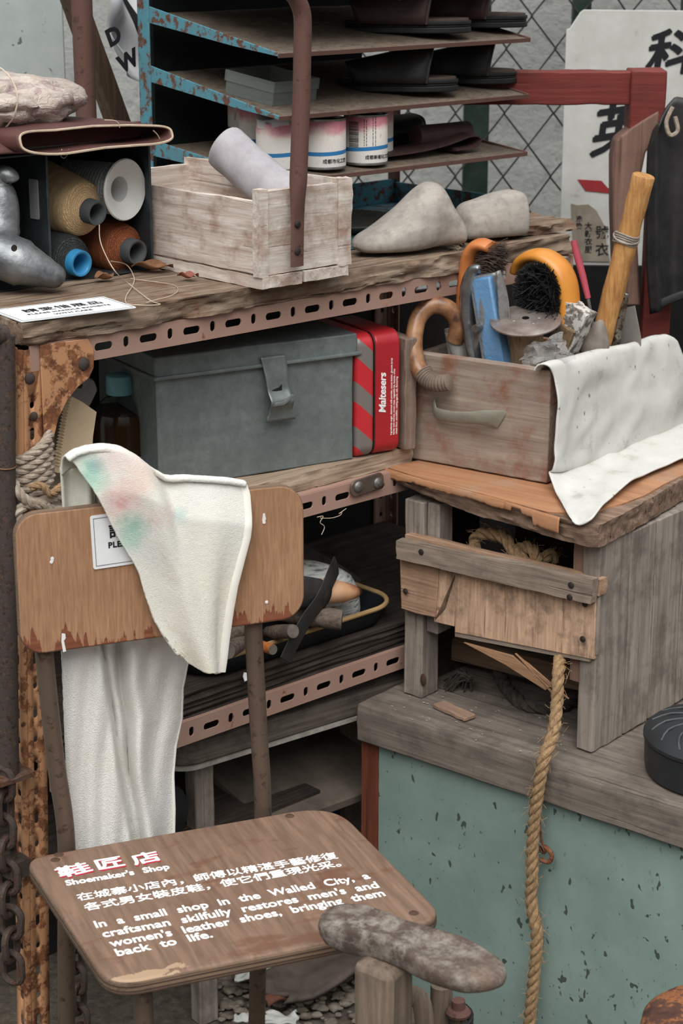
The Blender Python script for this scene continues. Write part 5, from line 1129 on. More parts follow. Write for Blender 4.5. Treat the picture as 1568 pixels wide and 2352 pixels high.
for _ in range(2600):
    d_ = V((rnd.gauss(0, 1), rnd.gauss(-.6, 1), rnd.gauss(0, 1))).normalized(); c_ = fr.ony(1234, 672, .105); p = c_ + V((d_.x * .033, d_.y * .015, d_.z * .039)); tube(bm, [p, p + d_ * rnd.uniform(.004, .01)], .0006, 3, caps=False)
mk('bristles', bm, BLB, t)
# pliers, blue bar
CHROME = plain('dull_chrome', 'a9abab', '7f8283', .3, .9, .5, 40, .03)
t, fr = tool('pliers', 'dull chrome pliers handles standing left of the blue bar', 1085, 760, .06, GT)
bm = B(); tube(bm, spline([fr.ony(x, y, .04) for x, y in ((1085, 830), (1075, 760), (1070, 710), (1072, 660), (1085, 622), (1102, 618))], 6), [.008, .0085, .01, .0105, .009, .006], 12); mk('handle', bm, CHROME, t, smooth=80)
bm = B(); tube(bm, spline([fr.ony(x, y, .046) for x, y in ((1090, 850), (1095, 790), (1112, 740), (1110, 690), (1105, 650))], 6), [.008, .0095, .01, .0085, .006], 12); mk('handle', bm, CHROME, t, smooth=80)
bm = B(); lathe(bm, [(0, -.012), (.006, -.012), (.006, .012), (0, .012)], 14, Mx.Translation(fr.ony(1100, 752, .034)), 'Y'); mk('rivet', bm, STEEL, t)
t, fr = tool('blue_wax_bar', 'bright blue wax bar in torn clear wrapper standing in the drawer', 1130, 740, .045, GT, 'bar')
BLUE = plain('blue_wax', '2f8dc6', '2680bb', .35, 0, .5, 30, .1)
def bar(bm, x0, y0, x1, y1, b, wd, dp, tap=1):
    p, q = fr.ony(x0, y0, b), fr.ony(x1, y1, b); d_ = (q - p).normalized(); r_ = V((d_.z, 0, -d_.x)); 
    r0 = [p + r_ * sx * wd + V((0, sy * dp, 0)) for sx, sy in ((-1, -1), (1, -1), (1, 1), (-1, 1))]; r1 = [q + r_ * sx * wd * tap + V((0, sy * dp, 0)) for sx, sy in ((-1, -1), (1, -1), (1, 1), (-1, 1))]; loft(bm, [r0, r1])
bm = B(); bar(bm, 1152, 880, 1112, 636, .05, .0165, .012); mk('wax', bm, BLUE, t, bevel=.003)
bm = B(); bar(bm, 1150, 880, 1110, 630, .05, .019, .0145); WRAP = Mat('clear_wrapper', .12, 0, .5); WRAP.color('c6cdd2'); WRAP.set('Alpha', .22); WRAP.bump(WRAP.noise(WRAP.tc, 50, 5, .6, 2), .8, .004); mk('wrapper', bm, WRAP.m, t, bevel=.003)
bm = B(); sheet(bm, lambda s_, t_: fr.ony(1128 + 22 * s_ + 22 * t_, 628 + 120 * t_ - 8 * s_, .045) + V((0, .006 * math.sin(s_ * 6 + t_ * 4), 0)), 8, 14); FOIL = plain('torn_grey_foil', '8f8d8a', '6c6a68', .45, .3, .5, 60, .4); mk('torn_foil', bm, FOIL, t, solid=.0008)
# big steel disc on a wooden reel
t, fr = tool('cable_reel', 'round brown steel disc topping a wooden reel in the front of the drawer', 1207, 780, .06, GT, 'reel')
DISC = Mat('worn_disc', .4, .6, .5); _n = DISC.noise(DISC.tc, 24, 9, .65); DISC.color(DISC.ramp(_n, [(.34, '75665f'), (.5, '93857e'), (.66, 'aaa29a')])); DISC = DISC.m
dc = fr.ony(1207, 735, .06); mt = Mx.Translation(dc) @ Mx.Rotation(R(-DRF.yaw), 4, 'Z') @ Mx.Rotation(R(14), 4, 'X') @ Mx.Rotation(R(-4), 4, 'Y') @ Mx.Rotation(R(DRF.yaw), 4, 'Z')
bm = B(); lathe(bm, [(.0055, -.0015), (.051, -.003), (.0535, -.002), (.0535, .0), (.051, .0012), (.0055, .0035)], 56, mt); mk('disc', bm, DISC, t, smooth=60)
bm = B(); lathe(bm, [(.0056, .0036), (.0056, -.01), (0, -.01)], 20, mt); mk('bore', bm, BLACK, t)
bm = B()
for dx, dy in ((.016, .012), (.018, -.008), (-.012, -.014)): lathe(bm, [(0, .0035), (.0035, .0035), (.004, .003)], 12, mt @ Mx.Translation((dx, dy, 0)))
mk('rivets', bm, DISC, t)
bm = B(); lathe(bm, [(.0, -.004), (.029, -.004), (.027, -.012), (.0255, -.03), (.0255, -.08), (0, -.08)], 36, mt); mk('spool', bm, wood('reel_wood', 'a98e72', '7d6650', 2, None, 0, 1), t)
# rasp / plaster block, leather scraps, plastic
t, fr = tool('plaster_block', 'chipped whitish block standing right of the steel disc', 1310, 760, .055, GT, 'block')
bm = B(); p0 = fr.ony(1312, 748, .12); rough(bm, -.02, .02, -.012, .02, -.06, .032, (10, 8, 18), .003, 50, 3, m=Mx.Translation(p0) @ Mx.Rotation(R(24), 4, 'Y')); mk('block', bm, rusty('chalky_paint', 'c9c6bf', '8a8279', '56504a', .5, 90), t, smooth=60)
bm = B(); rough(bm, -.016, .016, -.018, -.011, -.07, .0, (8, 3, 14), .002, 80, 5, m=Mx.Translation(p0) @ Mx.Rotation(R(24), 4, 'Y')); mk('cork_face', bm, plain('crumbly_cork', '8c7457', '5f4d39', .95, sc=120, bump=.8), t)
GRL = plain('grey_hide', '8e857c', '6f675f', .85, sc=20, bump=.4); CARDB = plain('grey_card', '8f8983', '7b7570', .85, sc=14)
t, fr = tool('hide_scrap', 'crumpled grey hide scrap at the foot of the wire bound stick', 1365, 790, .06, GT, 'leather')
bm = B(); blob(bm, fr.ony(1366, 786, .165), (.024, .018, .034), .3, 26, 5, 26); mk('scrap', bm, GRL, t, smooth=60)
t, fr = tool('card_piece', 'stiff grey card piece standing right of the metal marker', 1445, 760, .12, GT, 'card')
bm = B(); prism(bm, [tuple(fr.ony(x, y, .265).xz) for x, y in ((1400, 760), (1420, 720), (1428, 708), (1458, 702), (1472, 775), (1472, 815), (1400, 815))], -.265, -.262, XZ); mk('card', bm, CARDB, t)
t, fr = tool('clear_bag', 'crumpled clear plastic bag over the front edge of the tools', 1250, 805, .035, GT, 'bag')
CLB = Mat('crinkled_clear_plastic', .15, 0, .6); CLB.color('b9bab9'); CLB.set('Alpha', .42); CLB.bump(CLB.noise(CLB.tc, 40, 5, .6, 2), 1, .006)
bm = B(); cg = coons([fr.ony(x, y, .035) for x, y in ((1196, 800), (1240, 780), (1288, 768))], [fr.ony(x, y, .022) for x, y in ((1205, 838), (1260, 838), (1325, 824))], [fr.ony(1196, 800, .035), fr.ony(1205, 838, .022)], [fr.ony(1288, 768, .035), fr.ony(1305, 800, .03), fr.ony(1325, 824, .022)])
sheet(bm, lambda s_, t_: cg(s_, t_) + noise.noise_vector(V((s_ * 5, t_ * 5, 3))) * .009, 16, 12); mk('film', bm, CLB.m, t, smooth=30)
# wire bound stick, red rod, marker
t, fr = tool('wooden_stick', 'long honey coloured stick bound with wire leaning in the drawer', 1390, 740, .1, GT)
bm = B(); st0, st1 = fr.ony(1375, 800, .2), fr.ony(1478, 402, .2); tube(bm, [st0 + (st1 - st0) * (i / 12) for i in range(-3, 12)] + [st0 + (st1 - st0) * .995, st1], [.0165 + .0006 * math.sin(i * 2) for i in range(15)] + [.0172, .0155], 14); mk('shaft', bm, W_STICK, t, smooth=60)
bm = B(); wc = fr.ony(1438, 546, .2); ax = (st1 - st0).normalized(); n1 = ax.orthogonal().normalized(); n2 = ax.cross(n1)
tube(bm, [wc + ax * (-.009 + .018 * i / 96 + .002 * math.sin(i * .7)) + (n1 * math.cos(R(i * 20)) + n2 * math.sin(R(i * 20))) * .0185 for i in range(97)], .0014, 6)
tube(bm, [wc + ax * (.004 * math.sin(i * .25)) + (n1 * math.cos(R(i * 14)) + n2 * math.sin(R(i * 14))) * .0197 for i in range(60)], .0014, 6); mk('wire_binding', bm, plain('grey_wire', 'b0a89e', '80776d', .5, .3), t)
t, fr = tool('red_rod', 'thin red handled pick leaning left of the wire bound stick', 1340, 650, .16, GT)
bm = B(); tube(bm, [fr.ony(x, y, .16) for x, y in ((1350, 685), (1338, 635), (1326, 590), (1317, 552))], [.0045, .0055, .0055, .005], 10); mk('handle', bm, plain('faded_red_lacquer', 'b5505e', 'a04453', .5), t)
bm = B(); tube(bm, [fr.ony(1350, 685, .16), fr.ony(1360, 745, .16), fr.ony(1366, 800, .16)], .0028, 8); mk('shank', bm, STEEL, t)
t, fr = tool('steel_marker', 'rust spotted steel spike with bright tip in the drawer', 1425, 760, .075, GT)
bm = B(); tube(bm, spline([fr.ony(x, y, .24) for x, y in ((1407, 805), (1413, 775), (1422, 730), (1432, 692), (1438, 673))], 5), [.009, .009, .0085, .007, .0045], 12); mk('spike', bm, rusty('spotted_chrome', 'a5a29c', '7a6650', '4d3e31', .5, 120, .35, .1, .8), t, smooth=80)
t, fr = tool('rasp', 'narrow grey file with brown rasp teeth behind the shoe brush', 1300, 640, .19, GT)
bm = B(); a = fr.ony(1290, 590, .18); rough(bm, a.x - .008, a.x + .008, .178, .186, a.z - .14, a.z, (4, 2, 10), .0008, 60); mk('blade', bm, W_GREYZ, t)
bm = B(); a = fr.ony(1304, 625, .176)
for i in range(14): box(bm, a.x - .007, a.x + .007, .17, .176, a.z - i * .0042, a.z - i * .0042 + .0022)
mk('teeth', bm, RUST_DARK, t)
t, fr = tool('label_tube', 'white paper covered tube beside the cane handle in the drawer', 1050, 800, .08, GT, 'tube')
bm = B(); tube(bm, [fr.ony(1062, 860, .075), fr.ony(1052, 800, .075), fr.ony(1044, 752, .075)], .017, 18); mk('tube', bm, plain('printed_white_paper', 'c9c7c2', 'b2b0ab', .7, sc=60), t)

# white hide draped over the side of the drawer
WH = DRF
zb_ = .0
wl = DRF
T_ = [(1252, 838), (1275, 830), (1300, 826), (1330, 818), (1365, 808), (1400, 800), (1440, 793), (1470, 785), (1505, 772), (1530, 767), (1545, 776)]
xs = dw + .004
top = [wl.onx(x, y, xs) for x, y in T_]
foldl = [wl.onx(x, y, xs + .002) for x, y in ((1253, 1090), (1310, 1092), (1380, 1075), (1450, 1055), (1568, 1020))]
def onboard(x, y):
    p = wl.onz(x, y, .003); q_ = BF.i @ (DRF.m @ p)
    yl = -.026 - .012 * min(1, max(0, q_.x / .2))
    if q_.y < yl: q_ = BF.ony(x, y, yl - .003); p = DRF.i @ (BF.m @ q_)
    return p
botl = [onboard(x, y) for x, y in ((1300, 1175), (1312, 1205), (1326, 1224), (1345, 1216), (1362, 1204), (1385, 1172), (1420, 1140), (1480, 1098), (1568, 1062), (1640, 1040))]
for p in foldl: p.z = max(p.z, .008)
lft = [wl.onx(1252, 838, xs), wl.onx(1264, 862, xs + .003), wl.onx(1258, 950, xs + .004), wl.onx(1253, 1040, xs + .005), wl.onx(1256, 1090, xs + .012), onboard(1272, 1135), onboard(1300, 1175)]
rgt = [wl.onx(1545, 776, xs), wl.onx(1553, 850, xs), wl.onx(1561, 960, xs), wl.onx(1568, 1020, xs + .002), wl.onz(1640, 1040, .003)]
up_c = coons(top, foldl, lft[:5], rgt[:4]); lo_c = coons(foldl, botl, [foldl[0]] + lft[4:], [foldl[-1], rgt[-1]])
def hide(s_, t_):
    if t_ < .1:                                           # tucked over the rim into the drawer
        k = 1 - t_ / .1; p = V(along(top, s_)); return p + V((-.022 * math.sin(k * 1.57), .0, -.018 * k ** 2 + .002 * math.sin(k * 3)))
    t2 = (t_ - .1) / .9
    if t2 < .68: p = V(up_c(s_, t2 / .68)); d = .0
    else: p = V(lo_c(s_, (t2 - .68) / .32)); d = 1
    w_ = (1 - abs(noise.noise(V((s_ * 4 + t2 * 2, t2 * 3, 7))) * 2)) ** 3 * .006 + math.sin(s_ * 8 + t2 * 5) * .0035 + math.sin(s_ * 19 + t2 * 9) * .0012 + noise.noise(V((s_ * 5, t2 * 6, 2))) * .005
    bul = .016 * math.sin(min(1, t2 / .75) * math.pi) * (.4 + .6 * s_) + .012 * math.exp(-((s_ - .05) / .06) ** 2) * t2
    return p + (V((abs(w_) + bul, 0, 0)) if not d else V((0, 0, abs(w_) * .6 + .003)))
HIDE = Mat('soiled_white_hide', .7, 0, .25); _n = HIDE.noise(HIDE.tc, 14, 9, .7); _m = HIDE.noise(HIDE.tc, 70, 4, .5)
HIDE.color(HIDE.mix(HIDE.ramp(_m, [(.69, 0.), (.74, .8)]), HIDE.ramp(_n, [(.3, 'a9a69e'), (.42, 'c6c5be'), (.7, 'd2d1cc')]), '6d6862')); HIDE.bump(HIDE.noise(HIDE.tc, 30, 5), .25, .004)
bm = B(); sheet(bm, hide, 60, 60)
for _ in range(4): bmesh.ops.smooth_vert(bm, verts=bm.verts, factor=.5, use_axis_x=True, use_axis_y=True, use_axis_z=True)
for v_ in bm.verts:
    q_ = BF.i @ (DRF.m @ v_.co)
    if q_.y > -.03 and q_.z < .0395: q_.z = .0395; v_.co = DRF.i @ (BF.m @ q_)
    if v_.co.z < dh - .004 and v_.co.z > .0 and v_.co.y > 0 and v_.co.x > dw - .02 and v_.co.x < dw + .003: v_.co.x = dw + .003
one('white_hide', bm, HIDE.m, WH, 'soiled white hide draped over the right side of the tool drawer', 'hide', solid=.0022, smooth=180)

# ---------------------------------------------------------------- plywood chair
chair = thing('plywood_chair', 'plywood school chair with printed seat in the front left', 'chair', CH)
def chip_wood(name, light, dark, chipc, axis, zlim=None):
    g = Mat(name, .55, 0, .3); sc = [330] * 3; sc[axis] = 26; n1 = g.noise(g.vec(sc), 1, 8, .65, .3); c = g.ramp(n1, [(.3, dark), (.68, light)])
    c = g.mix(g.ramp(g.noise(g.tc, 11, 6, .6), [(.4, 0.), (.7, .55)]), c, dark)
    if zlim is not None:
        sc2 = [75] * 3; sc2[axis] = 6; n2 = g.noise(g.vec(sc2, loc=(2, 1, 5)), 1, 4, .6); x = g.xyz(); lim = g.math('ADD', zlim - .062, g.math('MULTIPLY', n2, .14))
        c = g.mix(g.math('LESS_THAN', x[2], lim), c, g.ramp(g.noise(g.vec((9, 150, 150)), 1, 5), [(.3, '6b3d2c'), (.7, '8f5a41')]))
    sp = g.noise(g.vec(loc=(8, 8, 3)), 48, 2, .4); c = g.mix(g.ramp(sp, [(.76, 0.), (.77, 1.)]), c, 'd8d2ca')
    g.color(c); g.bump(n1, .25, .001); return g.m
W_BACK = chip_wood('chair_back_ply', 'b28a6b', '8e694d', '7a4a36', 2, .768)
W_EDGE = wood('ply_edge', '8c7460', '5d4b3e', 0, '453830', .4, 1, bump=.5, along_=5, across=400)
# backrest: a thin rounded board, slightly dished
o2 = rrect(-.183, .174, .764, .938, [.03, .03, .034, .028], 10)
def backy(x, z): return .010 * (1 - ((x + .005) / .18) ** 2) * -0 + .004 * (x / .18) ** 2 * -1 + .004
bm = B(); m = Mx.Translation((0, .004, 0)) @ XZ; prism(bm, o2, -.0065, .0065, m); bkr = mk('backrest', bm, [W_BACK, W_EDGE], chair, bevel=.0025, seg=3)
for p in bkr.data.polygons: p.material_index = 0 if abs(p.normal.y) > .8 else 1
PAINTW = plain('white_paint_specks', 'e3e0dc', None, .7, bump=0)
bm = B(); cpt = lambda x, y: CH.ony(x, y, -.0035)
for L_ in (((142, 1455), (150, 1456), (151, 1466), (147, 1472), (152, 1496), (145, 1498), (141, 1474)), ((604, 1180), (608, 1179), (611, 1192), (606, 1204), (602, 1196)), ((118, 1280), (122, 1279), (124, 1287), (119, 1296), (116, 1288))): prism(bm, [tuple(cpt(*q_).xz) for q_ in L_], .0028, .0033, XZ)
for x, y in ((606, 1200), (612, 1383), (120, 1283), (118, 1291)): lathe(bm, [(0, .0002), (.0022, .0002), (.0018, .0008), (0, .0009)], 10, Mx.Translation(CH.ony(x, y, -.0027)), 'Y')
mk('paint_specks', bm, PAINTW, bkr, 'white paint drips')
nm = Mx.Translation(CH.ony(214, 1308, -.003)) @ Mx.Rotation(R(90), 4, 'X') @ Mx.Rotation(R(1.5), 4, 'Z')
card('notice_card', None, .105, .066, (('請勿坐下', .021, .0375, .0205, .0003, 1.05), ('PLEASE DO NOT SIT', .0195, .024, .0098, .00045, 1.1)), 'white printed card', chair, nm)
# seat
SEATM = Mat('worn_brown_seat', .55, 0, .3); _n = SEATM.noise(SEATM.vec((110, 9, 110), (0, 0, R(-8))), 1, 8, .65, .3); _s = SEATM.noise(SEATM.vec((1, 2.4, 1), (0, 0, R(-6))), 9, 7, .6)
_c = SEATM.ramp(_n, [(.3, '655042'), (.68, '8b705e')]); _c = SEATM.mix(SEATM.ramp(_s, [(.56, 0.), (.62, .65)]), _c, '6b4636'); _x = SEATM.xyz()
_e = SEATM.noise(SEATM.tc, 30, 6, .6); _c = SEATM.mix(SEATM.math('LESS_THAN', SEATM.math('ADD', SEATM.math('MAXIMUM', _x[1], SEATM.math('SUBTRACT', SEATM.math('MULTIPLY', _x[0], .35), .272)), SEATM.math('MULTIPLY', _e, .05)), -.282), _c, 'a98e74')
SEATM.color(_c); SEATM.bump(_n, .25, .001)
so = poly_round([(-.19, .006), (.216, .006), (.224, -.322), (-.174, -.322)], [.03, .062, .04, .04], 10)
bm = B(); prism(bm, so, .481, .5); st = mk('seat', bm, [SEATM.m, W_EDGE], chair, bevel=.004, seg=3)
for p in st.data.polygons: p.material_index = 0 if p.normal.z > .8 else 1
bm = B(); so2 = poly_round([(-.1905, .0065), (.2165, .0065), (.2245, -.3225), (-.1745, -.3225)], [.03, .062, .04, .04], 10)
for z0 in (.4865, .492): prism(bm, so2, z0, z0 + .0012)
mk('ply_line', bm, plain('dark_ply_line', '4b3d33', '3a2f28', .9), st)
bm = B()
for x, y in ((127, 1975), (135, 1963), (665, 1874), (950, 2097)): p = CH.onz(x, y, .5002); lathe(bm, [(0, 0), (.006, 0), (.005, .0008), (0, .0008)], 14, Mx.Translation(p))
mk('rivet', bm, plain('dark_plug', '594335', '49362b', .7), st)
# lettering on the seat: lines measured along their baselines
def seatline(body, x0, y0, x1, size, bold, mat=WHITEINK, dz=.0, rot=None, name='lettering', wordsp=1.0):
    p = CH.onz(x0, y0, .5003); cu = text(name, body, size, mat, chair, Mx.Identity(4), 0 if ord(body[0]) > 999 else bold, 1, wordsp=wordsp, fat=bold if ord(body[0]) > 999 else 0)
    xs_ = [v_.co.x for v_ in cu.data.vertices]; wd = max(xs_) - min(xs_)
    q_ = CH.onz(*x1, .5003); L = (q_ - p).length; ang = math.atan2((q_ - p).y, (q_ - p).x); k = L / wd
    cu.data.transform(Mx.Translation(p + V((0, 0, dz))) @ Mx.Rotation(ang, 4, 'Z') @ Mx.Diagonal((k, 1, 1, 1)) @ Mx.Translation((-min(xs_), 0, 0))); return cu
REDINK = plain('red_shadow_ink', 'b02c3c', None, .7, bump=0)
for dx, mt_, dz in ((2.5, REDINK, -.00015), (0, WHITEINK, .0002)):
    for ch, x0, y0, x1, y1 in (('鞋', 139, 2016, 214, 1998), ('匠', 226, 1997, 288, 1986), ('店', 308, 1986, 372, 1973)): seatline(ch, x0 + dx, y0 + dx * .9, (x1 + dx, y1 + dx * .9), .03, .0008, mt_, dz)
seatline("Shoemaker's Shop", 153, 2034, (391, 1995), .0185, .0006, wordsp=2.4)
seatline('在城寨小店內，師傅以精湛手藝修復', 180, 2068, (777, 1970), .0195, .00035)
seatline('各式男女裝皮鞋，使它們重現光采。', 196, 2091, (785, 1988), .0195, .00035)
seatline('In a small shop in the Walled City, a', 221, 2131, (852, 2017), .0225, .0005, wordsp=2.2)
seatline("craftsman skilfully restores men's and", 238, 2153, (872, 2038), .0225, .0005, wordsp=2.2)
seatline("women's leather shoes, bringing them", 255, 2175, (886, 2057), .0225, .0005, wordsp=2.2)
seatline('back to life.', 270, 2196, (490, 2152), .0225, .0005, wordsp=2.2)
# tube frame
TUBEM = rusty('brown_tube', '655549', '5c4b3f', '3b302a', .35, 70, .5, .15, .3)
def ctube(pts): 
    bm = B(); tube(bm, spline(pts, 6), .0112, 16); return mk('leg', bm, TUBEM, chair)
ctube([V((-.15, .018, .93)), V((-.151, .018, .78)), V((-.142, .022, .62)), V((-.132, .026, .5)), V((-.132, .06, .3)), V((-.133, .1, G0))])
ctube([V((.112, .018, .93)), V((.113, .018, .78)), V((.12, .022, .62)), V((.126, .026, .5)), V((.13, .06, .3)), V((.132, .1, G0))])
ctube([V((-.118, -.03, .47)), V((-.12, -.2, .47)), V((-.122, -.262, .455)), V((-.124, -.275, .42)), V((-.126, -.285, .2)), V((-.128, -.29, G0))])
ctube([V((.15, -.03, .47)), V((.152, -.2, .47)), V((.154, -.262, .455)), V((.156, -.275, .42)), V((.158, -.285, .2)), V((.16, -.29, G0))])
bm = B(); tube(bm, [V((-.13, .03, .468)), V((.126, .03, .468))], .009, 12); tube(bm, [V((-.12, -.2, .468)), V((.152, -.2, .468))], .009, 12); mk('seat_rail', bm, TUBEM, chair)

# towels on the chair
TOW = Mat('printed_towel', .95, 0, .1); _n = TOW.noise(TOW.tc, 90, 6, .6); base = TOW.mix(TOW.ramp(TOW.noise(TOW.tc, 9, 4), [(.35, 0.), (.65, 1.)]), 'e9e5d6', 'e4e3dc')
def spot(p, r, col, amt):
    global base
    d_ = TOW.math('ADD', TOW.dist(p), TOW.math('MULTIPLY', TOW.math('SUBTRACT', _n, .5), r * .9)); base = TOW.mix(TOW.math('MULTIPLY', TOW.ramp(TOW.math('DIVIDE', d_, r), [(.25, 1.), (1., 0.)]), amt), base, col)
for x, y, r, col, amt in ((212, 1085, .026, '8ec7b4', .75), (222, 1068, .014, '5f9c9a', .6), (232, 1110, .02, 'b7d9c6', .6), (275, 1140, .03, 'e2a9a6', .65), (278, 1150, .012, 'd56a75', .7), (320, 1095, .03, 'e9c3b5', .6), (262, 1058, .03, 'e6cdcb', .5), (360, 1180, .024, 'd9a09c', .6), (330, 1160, .022, 'e7c5b8', .5), (303, 1205, .026, '7fb5a2', .75), (312, 1195, .01, '5e8f8c', .5), (295, 1240, .022, 'b5d8c8', .7), (410, 1185, .014, 'a9c9c4', .6)): spot(tuple(CH.ony(x, y, -.012)), r, col, amt)
TOW.color(base); _w = TOW.noise(TOW.vec((1, 1, 3.2)), 430, 3, .6); TOW.bump(_w, .8, .0016); TOW.b.inputs['Sheen Weight'].default_value = .2
cb = lambda x, y, b: CH.ony(x, y, b)
front = -.012
Tt = [(158, 1062), (180, 1046), (210, 1038), (245, 1034), (285, 1040), (320, 1060), (350, 1085), (384, 1104), (400, 1106), (430, 1104), (480, 1107), (530, 1110), (570, 1117)]
Ll = [(158, 1062), (172, 1068), (190, 1095), (215, 1130), (240, 1178), (268, 1235), (300, 1285), (318, 1320), (328, 1360), (348, 1420), (372, 1462), (400, 1500)]
Rr = [(570, 1117), (575, 1140), (572, 1185), (566, 1230), (552, 1280), (536, 1340), (526, 1400), (519, 1460), (513, 1520), (509, 1547)]
Bb = [(400, 1500), (425, 1518), (455, 1530), (488, 1538), (490, 1548), (509, 1547)]
mp = lambda L, b=front: [cb(x, y, b) for x, y in L]
ct = coons(mp(Tt), mp(Bb), mp(Ll), mp(Rr))
def towel(s_, t_):
    if t_ < .12:
        k = (.12 - t_) / .12; p = V(along(mp(Tt), s_)); hump = math.exp(-((s_ - .28) / .22) ** 2)
        return p + V((0, .036 * math.sin(k * 1.57) + .02 * k * hump, .004 * math.sin(k * 3.1) - .03 * k * k))
    t2 = (t_ - .12) / .88; p = V(ct(s_, t2)); e = min(1, t2 * 5)
    fold = .010 * math.exp(-((s_ - .52 + .1 * t2) / .07) ** 2) * max(0, 1 - t2 * 1.6) * -1 + .011 * math.exp(-((s_ - .3 - .35 * t2) / .16) ** 2) + .006 * math.sin(s_ * 9 - t2 * 4) * t2 + .012 * math.exp(-((s_ - .75) / .12) ** 2) * math.sin(t2 * 3.1)
    top_b = .018 * (1 - e)
    return p + V((0, -fold + top_b - .004, 0))
tw_ = thing('printed_towel', 'cream terry towel with faded pink and green print over the chair back', 'towel', CH)
bm = B(); sheet(bm, towel, 90, 120)
for _ in range(3): bmesh.ops.smooth_vert(bm, verts=bm.verts, factor=.5, use_axis_x=True, use_axis_y=True, use_axis_z=True)
for v_ in bm.verts: v_.co += noise.noise_vector(v_.co * 700) * .0005
mk('cloth', bm, TOW.m, tw_, solid=.003, off=1, smooth=180)
HEM = cloth('white_hem', 'ebe8e0', 'e3dfd5', .3, 1200, .0006)
bm = B(); tube(bm, [V(towel(.985, .13 + .86 * i / 60)) + V((0, -.003, 0)) for i in range(61)], .0016, 8, flat=3.2, up=(0, 1, 0)); mk('hem', bm, HEM, tw_, 'white side hem')
# inside fold standing behind the board on the left
bm = B(); cl_in = coons([cb(x, y, .03) for x, y in ((140, 1075), (160, 1060), (185, 1075), (215, 1120), (240, 1170))], [cb(x, y, .03) for x, y in ((150, 1230), (190, 1230), (250, 1230))], [cb(140, 1075, .03), cb(150, 1230, .03)], [cb(240, 1170, .03), cb(250, 1230, .03)])
sheet(bm, lambda s_, t_: cl_in(s_, t_) + V((0, .012 * math.sin(s_ * 10), 0)), 24, 16); mk('back_fold', bm, cloth('towel_back', 'd9d8cf', 'c4c2ae', .7, 700), tw_, solid=.003, smooth=180)
WT = thing('white_towel', 'white terry towel hanging in folds behind the chair back', 'towel', CH)
WTM = cloth('white_terry', 'e6e5e0', 'dcdad2', .9, 650, .002, .95, 12)
def wtow(s_, t_):
    yb = .03 + .022 * math.sin(s_ * 11 + .6) + .012 * math.sin(s_ * 23 + t_ * 3) * t_ - .02 * math.exp(-((s_ - .12) / .12) ** 2)
    px = (142 + (430 - 142) * s_) * (1 - t_) + (168 + (398 - 168) * s_) * t_ + 10 * math.sin(t_ * 6) * s_
    py = 1440 + (2000 - 1440) * t_; p = cb(px, py, yb); return p
bm = B()
Lw = [(140, 1440), (143, 1560), (147, 1650), (152, 1760), (160, 1850), (172, 1960), (178, 2040)]; Rw = [(440, 1440), (430, 1530), (420, 1580), (418, 1650), (405, 1710), (399, 1780), (402, 1860), (400, 1960), (400, 2040)]
def wtow(s_, t_):
    l = along([V((x, y, 0)) for x, y in Lw], t_); r = along([V((x, y, 0)) for x, y in Rw], t_); p = l.lerp(r, s_)
    ph = s_ * 2 * math.pi
    e1 = .26 + .37 * t_ ** .9; k1 = 1 / (1 + math.exp(-(s_ - e1) / .008)); yb = .05 - .016 * (1 - k1) * (.6 + .4 * s_ / e1) + .014 * k1 - .016 * math.exp(-((s_ - e1 - .07) / .03) ** 2) * (1 - .6 * t_) - .026 * math.exp(-((s_ - .55 - .24 * t_) / .075) ** 2) + .012 * math.exp(-((s_ - .42 - .27 * t_) / .05) ** 2) + .012 * max(0, s_ - .78) / .22 + .003 * math.sin(s_ * 30 + t_ * 7)
    q_ = cb(p.x, p.y, yb); return q_
sheet(bm, wtow, 110, 90)
for v_ in bm.verts: v_.co += noise.noise_vector(v_.co * 600) * .0006
mk('cloth', bm, WTM, WT, solid=.003, smooth=180)
bm = B(); tube(bm, [V(wtow(.99, i / 50)) for i in range(51)], .0022, 8); mk('hem', bm, HEM, WT)

# ---------------------------------------------------------------- shoe repair last in the foreground
l0, l1 = W0.onz(778, 2100, .562), W0.onz(1122, 2225, .562)
ya = math.degrees(math.atan2(l1.y - l0.y, l1.x - l0.x)); Ll_ = (l1 - l0).length
FL = Frame(l0.x, l0.y, 0, ya)
br_ = SH.ony(40, 1990, -.008); bm = B(); rough(bm, br_.x - .016, br_.x + .014, -.02, .004, br_.z - .012, br_.z + .012, (6, 4, 4), .001, 60); mk('bracket', bm, RUST_DARK, shelf)
fl = thing('cobbler_last_stand', 'worn cobbler last with sole shaped top on a wooden post in the foreground', 'last stand', FL)
LASTI = Mat('flaking_iron_sole', .75, .15, .3); _a = LASTI.noise(LASTI.tc, 46, 12, .78); _b = LASTI.noise(LASTI.tc, 12, 5); LASTI.color(LASTI.mix(LASTI.ramp(_a, [(.44, 0.), (.6, 1.)]), LASTI.ramp(_b, [(.35, '50443e'), (.7, '63544a')]), LASTI.ramp(_b, [(.35, '9a938a'), (.6, '857a70'), (.75, '7a5b48')]))); LASTI.bump(_a, .5, .002)
so_ = [(-.022, 0), (-.02, .018), (-.008, .03), (.012, .034), (.04, .03), (.07, .0265), (.1, .03), (.13, .037), (.16, .0385), (.185, .034), (.205, .024), (.216, .01), (.217, -.004), (.205, -.022), (.18, -.032), (.15, -.034), (.12, -.031), (.09, -.026), (.06, -.025), (.03, -.029), (.005, -.03), (-.014, -.02)]
so_ = [(x * Ll_ / .2, y) for x, y in so_]; P3 = spline([V((x, y, 0)) for x, y in so_], 4, True)
def sring(sc, z, taper=0): return [V((.09 + (p.x - .09) * sc, p.y * sc, z + .004 * math.sin(p.x * 22) + taper * max(0, p.x - .06) - .0015 * noise.noise(p * 60))) for p in P3]
